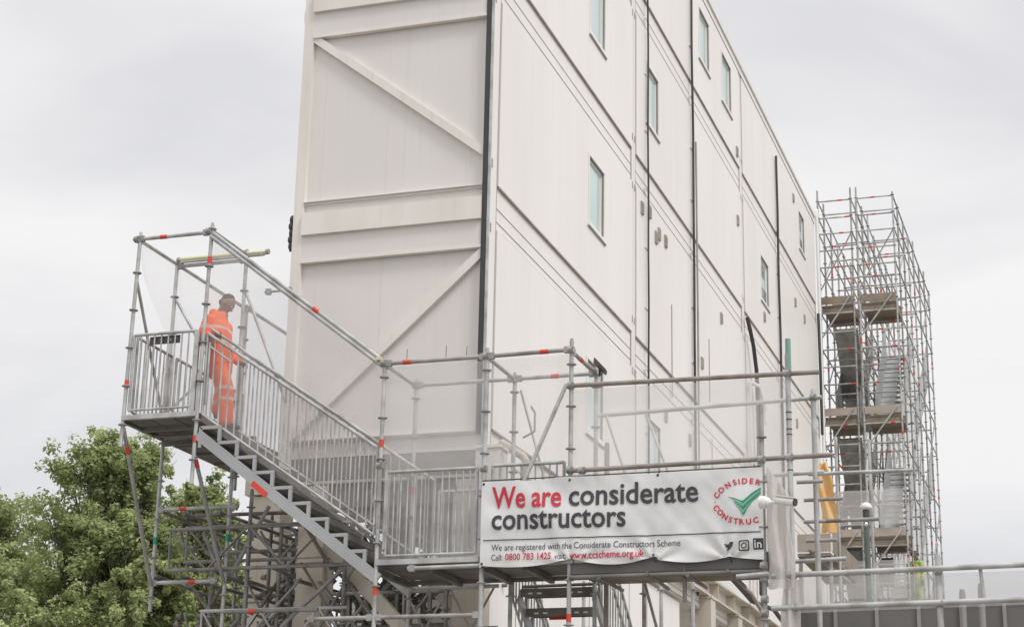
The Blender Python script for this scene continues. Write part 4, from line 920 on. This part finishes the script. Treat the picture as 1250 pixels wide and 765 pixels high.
J = dict(face=(.97, .18, 0), nod=42, head=(-3.125, -1.14, 8.50), neck=(-3.215, -1.13, 8.35), chest=(-3.235, -1.13, 8.14), pelvis=(-3.19, -1.13, 7.74),
         shR=(-3.27, -1.31, 8.24), elR=(-3.34, -1.37, 7.97), wrR=(-3.13, -1.40, 8.02), haR=(-3.04, -1.435, 8.0), curlR=(0, -.5, -.8),
         shL=(-3.22, -.95, 8.24), elL=(-3.25, -.87, 7.95), wrL=(-3.04, -.88, 7.80), haL=(-2.95, -.88, 7.76), curlL=(.2, -.2, -.9),
         hipR=(-3.18, -1.22, 7.72), knR=(-3.02, -1.22, 7.35), anR=(-2.99, -1.22, 6.915), hipL=(-3.20, -1.04, 7.72), knL=(-3.16, -1.03, 7.40), anL=(-3.20, -1.03, 7.12))
person(p1, J, 'orange', 'orange', [(7.97, .022), (8.15, .022)], [(7.36, .022), (7.22, .022)])
q0 = Vector((2.05, 30.0, 8.70))
def off(x, y, z): return tuple(q0 + Vector((x, y, z)))
p2 = thing('person', tuple(q0), 'distant worker in yellow-green hi-vis behind the netting at the foot of the outer tower', 'person')
J = dict(face=(-.5, -.85, 0), nod=8, head=off(0, 0, 1.62), neck=off(0, 0, 1.45), chest=off(0, 0, 1.25), pelvis=off(0, 0, .92),
         shR=off(-.17, .10, 1.38), elR=off(-.22, .12, 1.1), wrR=off(-.24, .0, .88), haR=off(-.25, -.03, .78), shL=off(.17, -.1, 1.38), elL=off(.24, -.12, 1.1), wrL=off(.22, -.22, .9), haL=off(.21, -.25, .8),
         hipR=off(-.08, .05, .9), knR=off(-.09, .03, .5), anR=off(-.1, .05, .10), hipL=off(.08, -.05, .9), knL=off(.1, -.08, .5), anL=off(.1, -.05, .10))
person(p2, J, 'hiyellow', 'hiyellow', [(9.75, .03)], [(9.0, .03)], hood=False, voxel=.014, hat='darkplastic')

# ------------------------------------------------------------------ trees
def leaf_material(name, c0, c1):
    m = bpy.data.materials.new(name); m.use_nodes = True; nt = m.node_tree; N = nt.nodes; L = nt.links
    for n in list(N): N.remove(n)
    out = N.new('ShaderNodeOutputMaterial'); mix = N.new('ShaderNodeMixShader'); mix.inputs[0].default_value = .42
    df = N.new('ShaderNodeBsdfDiffuse'); tl = N.new('ShaderNodeBsdfTranslucent')
    gi = N.new('ShaderNodeNewGeometry'); at_ = N.new('ShaderNodeAttribute'); at_.attribute_name = 'tint'
    ad = N.new('ShaderNodeMath'); ad.operation = 'MULTIPLY_ADD'; ad.inputs[1].default_value = .35; L.new(gi.outputs['Random Per Island'], ad.inputs[0]); L.new(at_.outputs['Fac'], ad.inputs[2])
    mx = N.new('ShaderNodeMix'); mx.data_type = 'RGBA'; mx.inputs[6].default_value = (*c0, 1); mx.inputs[7].default_value = (*c1, 1); L.new(ad.outputs[0], mx.inputs[0])
    L.new(mx.outputs[2], df.inputs[0]); L.new(mx.outputs[2], tl.inputs[0]); L.new(df.outputs[0], mix.inputs[1]); L.new(tl.outputs[0], mix.inputs[2]); L.new(mix.outputs[0], out.inputs[0]); return m
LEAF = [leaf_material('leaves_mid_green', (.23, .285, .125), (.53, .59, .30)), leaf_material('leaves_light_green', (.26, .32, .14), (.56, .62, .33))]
def tree(base, top, rad, seed, label, mi=0, lobes=60, leaves=420, low=.35):
    rr = random.Random(seed); root = thing('tree', base, label, 'tree'); bx0 = Vector(base); H = top - base[2]
    leaves = int(leaves * 1.55); lobes = int(lobes * 1.15)
    wd = MB(); pts = [bx0]
    for i in range(1, 7): pts.append(bx0 + Vector((rr.uniform(-.2, .2) * i * .3, rr.uniform(-.2, .2) * i * .3, H * .8 * i / 6)))
    for i in range(6): wd.tube(pts[i], pts[i + 1], .34 * (1 - i / 7), M['wood'], 10, .34 * (1 - (i + 1) / 7))
    wd.build('trunk', root)
    lm = MB(); cs = []
    for i in range(lobes):
        t = rr.uniform(low, 1) ** .8; prof = math.sin(math.pi * min(1, (t - low * .55) / (1.02 - low * .55))) ** .6
        a = rr.uniform(0, 2 * math.pi); d = rad * prof * rr.uniform(.35, 1) ; zc = base[2] + H * (t * .95) + (rr.uniform(-.3, .3))
        c = Vector((bx0.x + d * math.cos(a), bx0.y + d * math.sin(a), zc)); k = min(5, max(1, int((zc - base[2]) / H * 6) - 1)); s_ = pts[k]
        mid = s_.lerp(c, .5) + Vector((0, 0, -.2)); lm.tube(s_, mid, .06, M['wood'], 6, .035); lm.tube(mid, c, .035, M['wood'], 6, .012)
        for q in range(3):
            e_ = c + Vector((rr.gauss(0, .5), rr.gauss(0, .5), rr.uniform(-.2, .8))); lm.tube(mid.lerp(c, .6), e_, .022, M['wood'], 5, .007)
        cs.append((c, rr.uniform(.55, 1.15) * rad / 4.2, rr.uniform(0, .65)))
    lm.build('limbs', root)
    vs = []; fs = []; tn = []
    for c, r, ti in cs:
        sub = [(c + Vector((rr.gauss(0, .55), rr.gauss(0, .55), rr.gauss(0, .42))) * 1.0 * r if False else c + Vector((rr.gauss(0, .6) * r, rr.gauss(0, .6) * r, rr.gauss(0, .5) * r)), rr.uniform(.28, .58) * r, rr.uniform(-.2, .25)) for _ in range(11)]
        for q in range(leaves):
            sc_, sr, st_ = rr.choice(sub); n = Vector((rr.gauss(0, 1), rr.gauss(0, 1), rr.gauss(0, 1))).normalized(); p = sc_ + n * sr * rr.uniform(.5, 1.1)
            sz = rr.uniform(.05, .12); u = Vector((rr.gauss(0, 1), rr.gauss(0, 1), rr.gauss(0, .6))).normalized(); nn = (n * .6 + Vector((rr.gauss(0, .6), rr.gauss(0, .6), rr.gauss(.5, .5)))).normalized(); v = nn.cross(u)
            if v.length < .01: continue
            v.normalize(); u = v.cross(nn); o = len(vs)
            vs += [p - u * sz, p - v * sz * .55 + nn * sz * .1, p + u * sz, p + v * sz * .55 + nn * sz * .1]; fs.append((o, o + 1, o + 2, o + 3))
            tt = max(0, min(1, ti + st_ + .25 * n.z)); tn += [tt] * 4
    me = bpy.data.meshes.new('crown'); me.from_pydata([tuple(v) for v in vs], [], fs); me.materials.append(LEAF[mi])
    a_ = me.attributes.new('tint', 'FLOAT', 'POINT'); a_.data.foreach_set('value', tn); o = bpy.data.objects.new('crown', me); col.objects.link(o); o.parent = root; o.matrix_parent_inverse = Matrix.Translation(-Vector(base))
tree((-29.3, 40, 0), 18.1, 3.3, 31, 'tallest bushy green tree left of the scaffold, its top just below the platform', 0, 110, 430, .45)
tree((-26.6, 42, 0), 17.0, 2.2, 32, 'loose-crowned green tree behind the support scaffold with sky showing through', 0, 70, 380, .4)
tree((-35.7, 41, 0), 16.3, 3.3, 33, 'green tree cut off by the left edge of the photograph', 0, 80, 400, .4)
tree((-31.3, 34, 0), 12.6, 3.0, 34, 'lighter green lower tree in front of the tallest tree at bottom left', 1, 70, 420, .35)
tree((-28.6, 47, 0), 14.6, 3.0, 35, 'shaded tree low behind the left scaffold rakers', 0, 70, 380, .3)

scene.render.engine = 'CYCLES'; scene.cycles.transparent_max_bounces = 16; scene.cycles.max_bounces = 8; scene.render.film_transparent = False
